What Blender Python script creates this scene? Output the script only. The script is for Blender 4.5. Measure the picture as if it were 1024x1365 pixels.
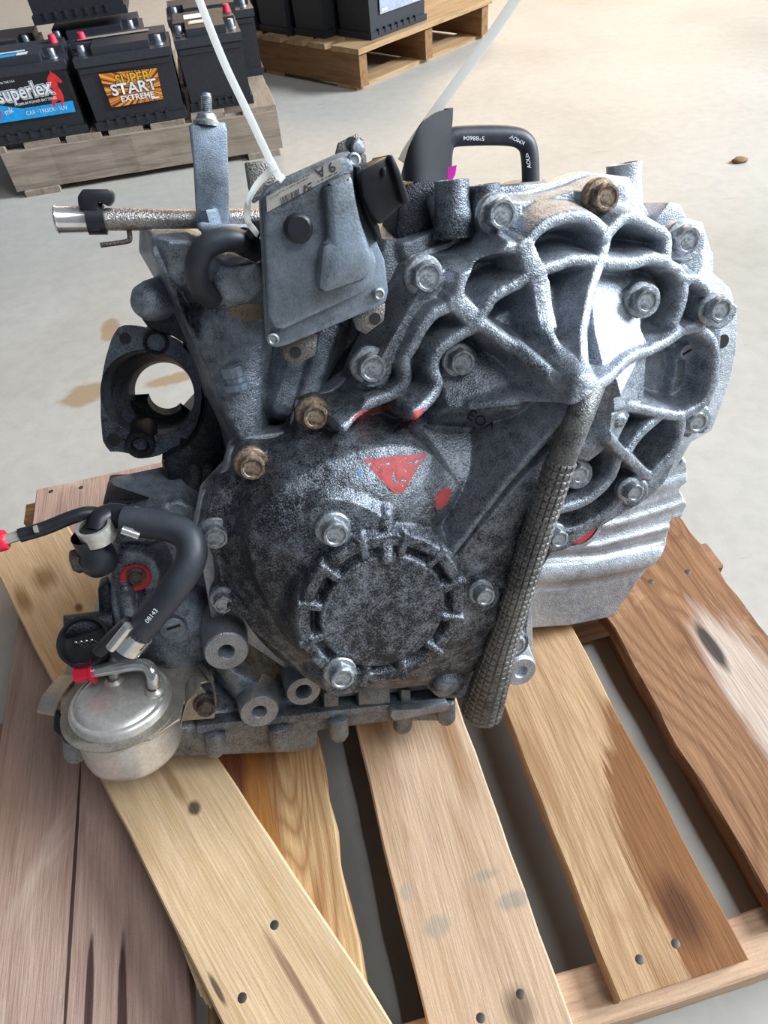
import bpy, bmesh, math, random
import numpy as np
from mathutils import Vector, Matrix

for o in list(bpy.data.objects):
    bpy.data.objects.remove(o)
scene = bpy.context.scene
COL = scene.collection
random.seed(7)
rng = np.random.default_rng(7)

# ------------------------------------------------------------------ camera
F = 900.0
PITCH, ROLL = math.radians(47.0), math.radians(6.2)
CAM = np.array([0.0, 0.0, 0.725])
cp, sp, cr, sr = math.cos(PITCH), math.sin(PITCH), math.cos(ROLL), math.sin(ROLL)
_right = np.array([1, 0, 0.0]); _down = np.array([0, -sp, -cp]); _fwd = np.array([0, cp, -sp])
CM = np.stack([cr * _right + sr * _down, -sr * _right + cr * _down, _fwd])
cd = bpy.data.cameras.new('camera')
cd.sensor_fit = 'VERTICAL'; cd.sensor_height = 36.0; cd.lens = 36.0 * F / 1365.0
cd.clip_start = 0.02; cd.clip_end = 60
co = bpy.data.objects.new('camera', cd); COL.objects.link(co)
mw = Matrix.Identity(4)
for i in range(3):
    mw[i][0] = CM[0][i]; mw[i][1] = -CM[1][i]; mw[i][2] = -CM[2][i]; mw[i][3] = CAM[i]
co.matrix_world = mw
scene.camera = co

# ------------------------------------------------------------------ light
scene.view_settings.view_transform = 'Standard'
scene.view_settings.look = 'None'
scene.view_settings.gamma = 1.0
scene.view_settings.use_curve_mapping = False
scene.view_settings.exposure = 0.45
world = bpy.data.worlds.new('world'); scene.world = world
world.use_nodes = True
bg = world.node_tree.nodes['Background']
bg.inputs[0].default_value = (0.78, 0.86, 1.0, 1); bg.inputs[1].default_value = 0.13

def area(name, loc, target, sx, sy, power, col):
    l = bpy.data.lights.new(name, 'AREA'); l.shape = 'RECTANGLE'; l.size = sx; l.size_y = sy
    l.energy = power; l.color = col
    o = bpy.data.objects.new(name, l); COL.objects.link(o)
    o.location = loc
    o.rotation_euler = (Vector(target) - Vector(loc)).to_track_quat('-Z', 'Y').to_euler()
    return o
area('door_daylight', (7.4, 1.4, 4.25), (0.2, 0.6, 0.3), 3.2, 3.0, 1280, (0.82, 0.91, 1.0))
area('far_door_daylight', (1.6, 8.0, 2.9), (0.3, 2.5, 0.0), 5.0, 2.4, 230, (1.0, 0.70, 0.40))
area('added_fill', (2.2, -0.9, 3.7), (0.1, 0.6, 0.2), 1.8, 1.8, 65, (0.90, 0.95, 1.0))  # unseen fill lamp, added to brighten the pallet foreground and gearbox

# ------------------------------------------------------------------ pixel helpers
def ray(x, y):
    return np.array([(x - 512.0) / F, (y - 682.5) / F, 1.0]) @ CM
def gnd(x, y, z):
    d = ray(x, y); return CAM + d * ((z - CAM[2]) / d[2])
# gearbox frame: u right, v up, w out of the side cover; w = 0 is the cover's joint plane
GN = -ray(240, 265); GN /= np.linalg.norm(GN)
P0 = gnd(400, 1003, 0.16)
GU = np.cross([0, 0, 1.0], GN); GU /= np.linalg.norm(GU)
GV = np.cross(GN, GU)
def G(x, y, w):
    d = ray(x, y); t = ((P0 - CAM) @ GN + w / 1000.0) / (d @ GN)
    return CAM + d * t
def UV(x, y, w):
    p = G(x, y, w) - P0
    return np.array([p @ GU, p @ GV]) * 1000.0
def UVW(u, v, w):
    return P0 + (GU * u + GV * v + GN * w) / 1000.0
GMAT = Matrix.Identity(4)
for i in range(3):
    GMAT[i][0] = GU[i]; GMAT[i][1] = GV[i]; GMAT[i][2] = GN[i]; GMAT[i][3] = P0[i]

# ------------------------------------------------------------------ materials
def mat(name):
    m = bpy.data.materials.new(name); m.use_nodes = True
    return m, m.node_tree, m.node_tree.nodes['Principled BSDF']
def nd(t, kind, **kw):
    n = t.nodes.new(kind)
    for k, v in kw.items():
        if k in n.inputs: n.inputs[k].default_value = v
        else: setattr(n, k, v)
    return n
def ramp(t, fac, stops):
    r = t.nodes.new('ShaderNodeValToRGB')
    e = r.color_ramp.elements
    while len(e) < len(stops): e.new(0.5)
    for el, (p, c) in zip(e, stops):
        el.position = p; el.color = (*c, 1) if len(c) == 3 else c
    t.links.new(fac, r.inputs[0]); return r
def g3(v): return (v, v, v)
def noise(t, vec, scale, detail=4, rough=0.55, dist=0.0):
    n = nd(t, 'ShaderNodeTexNoise', Scale=scale, Detail=detail, Roughness=rough, Distortion=dist)
    if vec is not None: t.links.new(vec, n.inputs['Vector'])
    return n.outputs['Fac']
def mixc(t, fac, a, b, mode='MIX'):
    m = t.nodes.new('ShaderNodeMix'); m.data_type = 'RGBA'; m.blend_type = mode
    for sock, v in ((m.inputs[0], fac), (m.inputs[6], a), (m.inputs[7], b)):
        if hasattr(v, 'links'): t.links.new(v, sock)
        elif isinstance(v, (int, float)): sock.default_value = v
        else: sock.default_value = (*v, 1)
    return m.outputs[2]
def bump(t, h, strength, dist):
    b = nd(t, 'ShaderNodeBump', Strength=strength, Distance=dist); t.links.new(h, b.inputs['Height'])
    return b.outputs[0]
def objco(t): return t.nodes.new('ShaderNodeTexCoord').outputs['Object']

def flat(name, col, rough=0.5, metal=0.0, bumpscale=0, bstr=0.3):
    m, t, p = mat(name)
    co_ = objco(t)
    n = noise(t, co_, 90, 3)
    c = ramp(t, n, [(0.3, tuple(x * 0.8 for x in col)), (0.7, tuple(min(1, x * 1.15) for x in col))])
    t.links.new(c.outputs[0], p.inputs['Base Color'])
    p.inputs['Roughness'].default_value = rough; p.inputs['Metallic'].default_value = metal
    if bumpscale:
        t.links.new(bump(t, noise(t, co_, bumpscale, 3), bstr, 0.001), p.inputs['Normal'])
    return m

def cast(name, light, dark, grime=0.5, grain=900, metal=0.75, rough=(0.32, 0.6), patch=14, zonal=None, bstr=0.55, wts=(0.6, 0.35, 0.6)):
    """cast aluminium: grain-sized speckle of worn metal through oily grime, grime in patches"""
    m, t, p = mat(name)
    v = objco(t)
    big = noise(t, v, patch, 5, 0.62, 0.6)
    med = noise(t, v, 120, 4, 0.6)
    fine = noise(t, v, grain, 2, 0.6)
    m0 = nd(t, 'ShaderNodeMath', operation='MULTIPLY'); t.links.new(big, m0.inputs[0]); m0.inputs[1].default_value = wts[0]
    s = nd(t, 'ShaderNodeMath', operation='ADD'); t.links.new(m0.outputs[0], s.inputs[0])
    m1 = nd(t, 'ShaderNodeMath', operation='MULTIPLY'); t.links.new(med, m1.inputs[0]); m1.inputs[1].default_value = wts[1]
    t.links.new(m1.outputs[0], s.inputs[1])
    s2 = nd(t, 'ShaderNodeMath', operation='ADD'); t.links.new(s.outputs[0], s2.inputs[0])
    m2 = nd(t, 'ShaderNodeMath', operation='MULTIPLY'); t.links.new(fine, m2.inputs[0]); m2.inputs[1].default_value = wts[2]
    t.links.new(m2.outputs[0], s2.inputs[1])
    fac = s2.outputs[0]
    if zonal:        # cleaner metal towards one side of the casting (object space: u, v)
        (du, dv, off, amp) = zonal
        sx = nd(t, 'ShaderNodeSeparateXYZ'); t.links.new(v, sx.inputs[0])
        a = nd(t, 'ShaderNodeMath', operation='MULTIPLY_ADD'); t.links.new(sx.outputs[0], a.inputs[0]); a.inputs[1].default_value = du; a.inputs[2].default_value = off
        b = nd(t, 'ShaderNodeMath', operation='MULTIPLY_ADD'); t.links.new(sx.outputs[1], b.inputs[0]); b.inputs[1].default_value = dv; t.links.new(a.outputs[0], b.inputs[2])
        b.use_clamp = True
        c = nd(t, 'ShaderNodeMath', operation='MULTIPLY_ADD'); t.links.new(b.outputs[0], c.inputs[0]); c.inputs[1].default_value = amp; t.links.new(fac, c.inputs[2])
        fac = c.outputs[0]
    lo = 0.62 + 0.28 * grime
    r = ramp(t, fac, [(0.0, dark), (0.5, dark), (0.6, dark), (1.0, light)])
    mp = nd(t, 'ShaderNodeMapRange'); mp.inputs['From Min'].default_value = lo - 0.36; mp.inputs['From Max'].default_value = lo + 0.36
    t.links.new(fac, mp.inputs['Value'])
    t.links.new(mp.outputs[0], r.inputs[0])
    e = r.color_ramp.elements
    e[0].position = 0.0; e[1].position = 0.25; e[2].position = 0.5; e[3].position = 0.85
    mid = tuple((a * 0.55 + b * 0.45) for a, b in zip(dark, light)); e[2].color = (*mid, 1)
    t.links.new(r.outputs[0], p.inputs['Base Color'])
    rr = nd(t, 'ShaderNodeMapRange'); rr.inputs['To Min'].default_value = rough[0]; rr.inputs['To Max'].default_value = rough[1]
    t.links.new(mp.outputs[0], rr.inputs['Value']); t.links.new(rr.outputs[0], p.inputs['Roughness'])
    p.inputs['Metallic'].default_value = metal
    hb = nd(t, 'ShaderNodeMath', operation='ADD'); t.links.new(fine, hb.inputs[0]); t.links.new(med, hb.inputs[1])
    t.links.new(bump(t, hb.outputs[0], bstr, 0.0012), p.inputs['Normal'])
    return m

def wood(name, base, dark, stain=None, grainy=1.0, streak=0.0, knots=True, blotch=None, rough=0.75, spots=(), figure=0.0):
    """planks: local x runs along the grain"""
    m, t, p = mat(name)
    v = objco(t)
    oi = t.nodes.new('ShaderNodeObjectInfo')
    ad = nd(t, 'ShaderNodeVectorMath', operation='ADD'); t.links.new(v, ad.inputs[0])
    mu = nd(t, 'ShaderNodeVectorMath', operation='SCALE'); mu.inputs[3].default_value = 7.3
    cb = t.nodes.new('ShaderNodeCombineXYZ')
    for k in range(3): t.links.new(oi.outputs['Random'], cb.inputs[k])
    t.links.new(cb.outputs[0], mu.inputs[0]); t.links.new(mu.outputs[0], ad.inputs[1])
    v = ad.outputs[0]
    mp = nd(t, 'ShaderNodeMapping'); mp.inputs['Scale'].default_value = (3.0, 30.0, 30.0); t.links.new(v, mp.inputs[0])
    warp = noise(t, v, 7, 3)
    g1 = nd(t, 'ShaderNodeTexNoise', Scale=1.6, Detail=6, Roughness=0.6, Distortion=0.9); t.links.new(mp.outputs[0], g1.inputs['Vector'])
    mp2 = nd(t, 'ShaderNodeMapping'); mp2.inputs['Scale'].default_value = (22.0, 420.0, 420.0); t.links.new(v, mp2.inputs[0])
    g2 = nd(t, 'ShaderNodeTexNoise', Scale=1.0, Detail=3, Roughness=0.6); t.links.new(mp2.outputs[0], g2.inputs['Vector'])
    c1 = ramp(t, g1.outputs['Fac'], [(0.32, dark), (0.5, base), (0.72, tuple(min(1, x * 1.18) for x in base))]).outputs[0]
    c2 = ramp(t, g2.outputs['Fac'], [(0.35, g3(0.62)), (0.6, g3(1.0))]).outputs[0]
    c = mixc(t, 0.5 * grainy, c1, c2, 'MULTIPLY')
    mp4 = nd(t, 'ShaderNodeMapping'); mp4.inputs['Scale'].default_value = (60.0, 260.0, 260.0); t.links.new(v, mp4.inputs[0])
    fl_ = noise(t, mp4.outputs[0], 1.0, 5, 0.75)
    c = mixc(t, ramp(t, fl_, [(0.60, g3(0)), (0.78, g3(0.55))]).outputs[0], c, dark)
    c = mixc(t, 0.35, c, ramp(t, noise(t, v, 900, 2), [(0.3, g3(0.7)), (0.7, g3(1.1))]).outputs[0], 'MULTIPLY')
    if figure:
        mf = nd(t, 'ShaderNodeMapping'); mf.inputs['Scale'].default_value = (2.2, 11.0, 11.0); t.links.new(v, mf.inputs[0])
        fn = noise(t, mf.outputs[0], 1.0, 2, 0.4, 0.3)
        fm = nd(t, 'ShaderNodeMath', operation='MULTIPLY'); t.links.new(fn, fm.inputs[0]); fm.inputs[1].default_value = 26.0
        fr_ = nd(t, 'ShaderNodeMath', operation='PINGPONG'); t.links.new(fm.outputs[0], fr_.inputs[0]); fr_.inputs[1].default_value = 0.5
        c = mixc(t, ramp(t, fr_.outputs[0], [(0.0, g3(figure)), (0.22, g3(figure * 0.35)), (0.5, g3(0))]).outputs[0], c, dark)
    if stain:
        sc, lo, hi, colr = stain
        mp3 = nd(t, 'ShaderNodeMapping'); mp3.inputs['Scale'].default_value = (1.0, 2.2, 2.2); t.links.new(v, mp3.inputs[0])
        s = noise(t, mp3.outputs[0], sc, 5, 0.55, 1.2)
        f = ramp(t, s, [(lo, g3(0)), (hi, g3(1))]).outputs[0]
        c = mixc(t, f, c, colr)
    if blotch:
        s = noise(t, v, 16, 4, 0.6, 0.4)
        f = ramp(t, s, [(0.62, g3(0)), (0.74, g3(0.7))]).outputs[0]
        c = mixc(t, f, c, blotch)
    for cx, cy, rx, ry, colr, soft in spots:      # stains with a shape of their own, in the board's own length and width
        vv = nd(t, 'ShaderNodeMapping'); vv.inputs['Location'].default_value = (-cx / rx, -cy / ry, 0); vv.inputs['Scale'].default_value = (1 / rx, 1 / ry, 0)
        t.links.new(objco(t), vv.inputs[0])
        ln = nd(t, 'ShaderNodeVectorMath', operation='LENGTH'); t.links.new(vv.outputs[0], ln.inputs[0])
        wn = nd(t, 'ShaderNodeMath', operation='MULTIPLY_ADD'); t.links.new(noise(t, mp.outputs[0], 2.2, 5, 0.6, 0.8), wn.inputs[0]); wn.inputs[1].default_value = 1.1; t.links.new(ln.outputs['Value'], wn.inputs[2])
        f = ramp(t, wn.outputs[0], [(0.0, g3(0.92)), (1.0, g3(0))])
        mr = nd(t, 'ShaderNodeMapRange'); mr.inputs['From Min'].default_value = 1.55 - soft; mr.inputs['From Max'].default_value = 1.55 + soft
        t.links.new(wn.outputs[0], mr.inputs['Value']); t.links.new(mr.outputs[0], f.inputs[0])
        c = mixc(t, f.outputs[0], c, mixc(t, 0.6, colr, c2, 'MULTIPLY'))
    t.links.new(c, p.inputs['Base Color']); p.inputs['Roughness'].default_value = rough
    p.inputs['Specular IOR Level'].default_value = 0.25
    t.links.new(bump(t, g2.outputs['Fac'], 0.5, 0.0012), p.inputs['Normal'])
    return m

M = {}
M['cover'] = cast('cast_cover', (0.58, 0.635, 0.71), (0.036, 0.038, 0.043), grime=0.56, zonal=(2.0, 2.6, -0.75, 0.26), wts=(0.45, 0.35, 0.52))
M['case'] = cast('cast_case', (0.50, 0.56, 0.64), (0.022, 0.024, 0.028), grime=0.55, wts=(0.8, 0.4, 0.4))
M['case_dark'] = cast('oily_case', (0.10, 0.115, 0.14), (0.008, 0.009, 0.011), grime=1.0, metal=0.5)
M['ring'] = cast('bore_flange', (0.24, 0.28, 0.34), (0.02, 0.022, 0.027), grime=0.6, metal=0.6)
M['pan'] = cast('cast_pan', (0.42, 0.45, 0.49), (0.05, 0.055, 0.06), grime=0.55)
M['alu'] = cast('clean_cast', (0.66, 0.70, 0.75), (0.20, 0.215, 0.235), grime=0.3)
M['column'] = cast('column_cast', (0.38, 0.38, 0.36), (0.055, 0.058, 0.062), grime=0.55)
M['bright'] = flat('machined_alu', (0.72, 0.74, 0.77), 0.35, 0.85, 400, 0.2)
M['machined'] = cast('machined_face', (0.52, 0.54, 0.58), (0.14, 0.15, 0.165), grime=0.35)
M['steel'] = cast('bolt_steel', (0.56, 0.60, 0.64), (0.13, 0.135, 0.14), grime=0.35, metal=0.85, grain=500, patch=60, bstr=0.12)
M['rust'] = cast('rusty_bolt', (0.56, 0.41, 0.30), (0.10, 0.07, 0.05), grime=0.6, metal=0.5, grain=500, patch=80, bstr=0.2)
M['darksteel'] = cast('dark_bolt', (0.20, 0.17, 0.15), (0.05, 0.04, 0.035), grime=0.5, metal=0.6, patch=60)
M['chrome'] = flat('polished_steel', (0.82, 0.81, 0.79), 0.16, 0.85)
M['rustpipe'] = cast('worn_pipe', (0.62, 0.62, 0.62), (0.16, 0.10, 0.06), grime=0.35, metal=0.9, patch=40, rough=(0.5, 0.22))
M['zinc'] = cast('zinc_bracket', (0.36, 0.43, 0.52), (0.13, 0.15, 0.18), grime=0.35, metal=0.7, grain=1400, patch=40, bstr=0.2)
M['cooler'] = cast('cooler_metal', (0.70, 0.67, 0.62), (0.44, 0.41, 0.37), grime=0.2, metal=0.6, patch=25, rough=(0.42, 0.28), grain=300, bstr=0.04)
M['coolerbr'] = cast('cooler_bracket', (0.50, 0.45, 0.38), (0.22, 0.19, 0.15), grime=0.3, metal=0.75, patch=25, bstr=0.15)
M['ecu'] = cast('control_unit_alu', (0.30, 0.36, 0.43), (0.085, 0.085, 0.085), grime=0.55, metal=0.55, grain=700, patch=16, rough=(0.55, 0.4), bstr=0.16, wts=(0.9, 0.4, 0.35))
M['bkplate'] = cast('bracket_plate', (0.28, 0.26, 0.24), (0.10, 0.095, 0.09), grime=0.4, metal=0.6, patch=30)
M['rubber'] = flat('hose_rubber', (0.035, 0.040, 0.050), 0.5, 0, 300, 0.15)
M['plastic'] = flat('black_plastic', (0.016, 0.017, 0.022), 0.38)
M['dark'] = flat('hollow_shade', (0.012, 0.012, 0.013), 0.6)  # near-black colour stands in for the shade inside holes and slots
M['red'] = flat('red_cap', (0.80, 0.015, 0.05), 0.35)
M['redring'] = flat('red_seal', (0.55, 0.03, 0.035), 0.4)
M['magenta'] = flat('magenta_tag', (0.62, 0.0, 0.36), 0.5)
M['tie'] = flat('nylon_tie', (0.88, 0.90, 0.88), 0.4)
M['paper'] = flat('grimy_label', (0.30, 0.28, 0.25), 0.6)
M['ink'] = flat('black_ink', (0.02, 0.02, 0.02), 0.6)
M['white'] = flat('white_ink', (0.80, 0.82, 0.84), 0.5)
M['nail'] = flat('nail_head', (0.10, 0.08, 0.07), 0.5, 0.6)

def tie_mat():
    m, t, p = mat('nylon_strip')
    p.inputs['Base Color'].default_value = (0.86, 0.88, 0.87, 1); p.inputs['Roughness'].default_value = 0.4
    tr = nd(t, 'ShaderNodeBsdfTranslucent'); tr.inputs[0].default_value = (0.92, 0.94, 0.93, 1)
    mx = nd(t, 'ShaderNodeMixShader'); mx.inputs[0].default_value = 0.65
    t.links.new(p.outputs[0], mx.inputs[1]); t.links.new(tr.outputs[0], mx.inputs[2])
    t.links.new(mx.outputs[0], t.nodes['Material Output'].inputs[0])
    return m
M['tie'] = tie_mat()
def paint_mat(name, col):
    m, t, p = mat(name)
    v = objco(t)
    n = noise(t, v, 700, 2); n2 = noise(t, v, 60, 3)
    a = nd(t, 'ShaderNodeMath', operation='ADD'); t.links.new(n, a.inputs[0]); t.links.new(n2, a.inputs[1])
    al = ramp(t, a.outputs[0], [(0.40, g3(0)), (0.5, g3(1))])
    mp = nd(t, 'ShaderNodeMapRange'); mp.inputs['From Min'].default_value = 0.62; mp.inputs['From Max'].default_value = 0.86
    t.links.new(a.outputs[0], mp.inputs['Value'])
    t.links.new(mp.outputs[0], p.inputs['Alpha'])
    p.inputs['Base Color'].default_value = (*col, 1); p.inputs['Roughness'].default_value = 0.6
    return m
M['paint'] = paint_mat('worn_red_paint', (0.50, 0.075, 0.075))
M['bluepaint'] = paint_mat('blue_paint_speck', (0.05, 0.30, 0.65))

# ------------------------------------------------------------------ object helpers
def link(name, me, m=None, parent=None, label=None, mtx=None):
    o = bpy.data.objects.new(name, me); COL.objects.link(o)
    if m is not None and me is not None and not me.materials: me.materials.append(m)
    if mtx is not None: o.matrix_world = mtx
    ROOTINV[o.name] = (mtx or Matrix.Identity(4)).inverted()
    if parent is not None:
        o.parent = parent
        o.matrix_parent_inverse = ROOTINV[parent.name]
    if label: o['label'] = label
    return o
ROOTINV = {}
def thing(name, label, cat, loc=(0, 0, 0), group=None):
    o = bpy.data.objects.new(name, None); COL.objects.link(o); o.location = loc
    o.empty_display_size = 0.02
    o['label'] = label; o['category'] = cat
    if group: o['group'] = group
    ROOTINV[o.name] = Matrix.Translation(Vector(loc)).inverted()
    return o
def tag(o, label, cat, group=None, kind=None):
    o['label'] = label; o['category'] = cat
    if group: o['group'] = group
    if kind: o['kind'] = kind
def mesh_from_bm(bm, name, smooth=False, angle=None):
    bmesh.ops.recalc_face_normals(bm, faces=bm.faces)
    me = bpy.data.meshes.new(name); bm.to_mesh(me); bm.free()
    if smooth:
        for p in me.polygons: p.use_smooth = True
        if angle is not None:
            me.set_sharp_from_angle(angle=math.radians(angle))
    return me
def bevel(bm, w, seg=2):
    es = [e for e in bm.edges if len(e.link_faces) == 2 and e.calc_face_angle(0) > 0.5]
    if es: bmesh.ops.bevel(bm, geom=es, offset=w, segments=seg, affect='EDGES', profile=0.5)

def prism_bm(front, back, bev=0.0, seg=2, bm=None):
    """closed solid between two equal-length outlines"""
    bm = bm or bmesh.new()
    f = [bm.verts.new(p) for p in front]; b = [bm.verts.new(p) for p in back]
    bm.faces.new(f); bm.faces.new(b[::-1])
    n = len(f)
    for i in range(n):
        j = (i + 1) % n
        bm.faces.new((f[i], b[i], b[j], f[j]))
    bmesh.ops.recalc_face_normals(bm, faces=bm.faces)
    if bev: bevel(bm, bev, seg)
    return bm
def gprism(name, poly, w0, w1, m, parent, bev=0.0008, label=None, smooth=True, round_n=0, level=0.0):
    """outline given in pixels on plane w1, extruded back to w0 along the cover normal"""
    if round_n: poly = chaikin(poly, round_n)
    uv = [UV(x, y, w1) for x, y in poly]
    bk = [UVW(u, v, w0) for u, v in uv]
    if level: bk = [UVW(u, v, w1) + np.array([-GN[0], -GN[1], 0]) * level for u, v in uv]     # extrude level with the ground instead
    bm = prism_bm([UVW(u, v, w1) for u, v in uv], bk, bev)
    return link(name, mesh_from_bm(bm, name, smooth, 35), m, parent, label)
def chaikin(p, n, closed=True):
    p = [np.array(q, float) for q in p]
    for _ in range(n):
        q = []
        L = len(p)
        for i in range(L if closed else L - 1):
            a, b = p[i], p[(i + 1) % L]
            q += [a * 0.75 + b * 0.25, a * 0.25 + b * 0.75]
        if not closed: q = [p[0]] + q + [p[-1]]
        p = q
    return p
def basis(axis):
    a = Vector(axis).normalized()
    h = Vector((0, 0, 1)) if abs(a.z) < 0.9 else Vector((1, 0, 0))
    x = h.cross(a).normalized(); y = a.cross(x)
    return x, y, a
def lathe_bm(origin, axis, prof, seg=32, bm=None, a0=0, a1=2 * math.pi, hexa=False):
    """prof: list of (radius, height along axis)"""
    bm = bm or bmesh.new()
    x, y, a = basis(axis); o = Vector(origin)
    full = abs(a1 - a0 - 2 * math.pi) < 1e-6
    n = seg if full else seg + 1
    rings = []
    for r, h in prof:
        if r < 1e-7: rings.append([bm.verts.new(o + a * h)])
        else:
            rings.append([bm.verts.new(o + a * h + (x * math.cos(t) + y * math.sin(t)) * r)
                          for t in [a0 + (a1 - a0) * k / seg for k in range(n)]])
    for A, B in zip(rings, rings[1:]):
        cnt = seg
        for k in range(cnt):
            k2 = (k + 1) % n if full else k + 1
            if len(A) == 1 and len(B) == 1: continue
            if len(A) == 1: bm.faces.new((A[0], B[k], B[k2]))
            elif len(B) == 1: bm.faces.new((A[k], A[k2], B[0]))
            else: bm.faces.new((A[k], A[k2], B[k2], B[k]))
    return bm
def lathe(name, origin, axis, prof, m, parent=None, seg=32, smooth=35, label=None):
    me = mesh_from_bm(lathe_bm(origin, axis, prof, seg), name, True, smooth)
    return link(name, me, m, parent, label)
def spline(pts, n=8):
    """Catmull-Rom through pts (arrays), n samples a span"""
    p = [np.array(q, float) for q in pts]
    p = [2 * p[0] - p[1]] + p + [2 * p[-1] - p[-2]]
    out = []
    for i in range(1, len(p) - 2):
        for k in range(n):
            t = k / n
            a, b, c, d = p[i - 1:i + 3]
            out.append(0.5 * ((2 * b) + (c - a) * t + (2 * a - 5 * b + 4 * c - d) * t * t + (3 * b - a - 3 * c + d) * t ** 3))
    out.append(p[-2]); return out
def sweep_bm(pts, rad, seg=16, cap=True, bm=None, flatx=1.0, radf=None):
    bm = bm or bmesh.new()
    P = [Vector(p) for p in pts]; N = len(P)
    if not hasattr(rad, '__len__'): rad = [rad] * N
    T = [(P[min(i + 1, N - 1)] - P[max(i - 1, 0)]).normalized() for i in range(N)]
    x = T[0].orthogonal().normalized()
    rings = []; s = 0
    for i in range(N):
        if i: s += (P[i] - P[i - 1]).length
        x = (x - T[i] * x.dot(T[i])).normalized(); y = T[i].cross(x)
        ring = []
        for k in range(seg):
            a = 2 * math.pi * k / seg
            r = rad[i] if radf is None else radf(s, a, rad[i])
            ring.append(bm.verts.new(P[i] + (x * math.cos(a) * flatx + y * math.sin(a)) * r))
        rings.append(ring)
    for A, B in zip(rings, rings[1:]):
        for k in range(seg):
            bm.faces.new((A[k], A[(k + 1) % seg], B[(k + 1) % seg], B[k]))
    if cap:
        bm.faces.new(rings[0][::-1]); bm.faces.new(rings[-1])
    return bm
def hose(name, px, r, m, parent, n=10, seg=18, label=None):
    """px: (x, y, w) control points, r in mm"""
    pts = spline([G(*p) for p in px], n)
    return link(name, mesh_from_bm(sweep_bm(pts, r / 1000, seg), name, True, 50), m, parent, label)

def text_mesh(body, size=1.0, bold=0.0, align='CENTER', extr=0.0, shear=0.0):
    c = bpy.data.curves.new('t', 'FONT'); c.body = body; c.size = size; c.align_x = align; c.align_y = 'CENTER'
    c.offset = bold * size; c.extrude = extr; c.shear = shear; c.resolution_u = 3
    o = bpy.data.objects.new('t', c); COL.objects.link(o)
    dg = bpy.context.evaluated_depsgraph_get()
    me = bpy.data.meshes.new_from_object(o.evaluated_get(dg))
    bpy.data.objects.remove(o); bpy.data.curves.remove(c)
    me.materials.clear()
    return me
def frame(o, x, y):
    x = Vector(x).normalized(); y = Vector(y); z = x.cross(y).normalized(); y = z.cross(x)
    m = Matrix.Identity(4)
    for i in range(3): m[i][0] = x[i]; m[i][1] = y[i]; m[i][2] = z[i]; m[i][3] = o[i]
    return m

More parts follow.
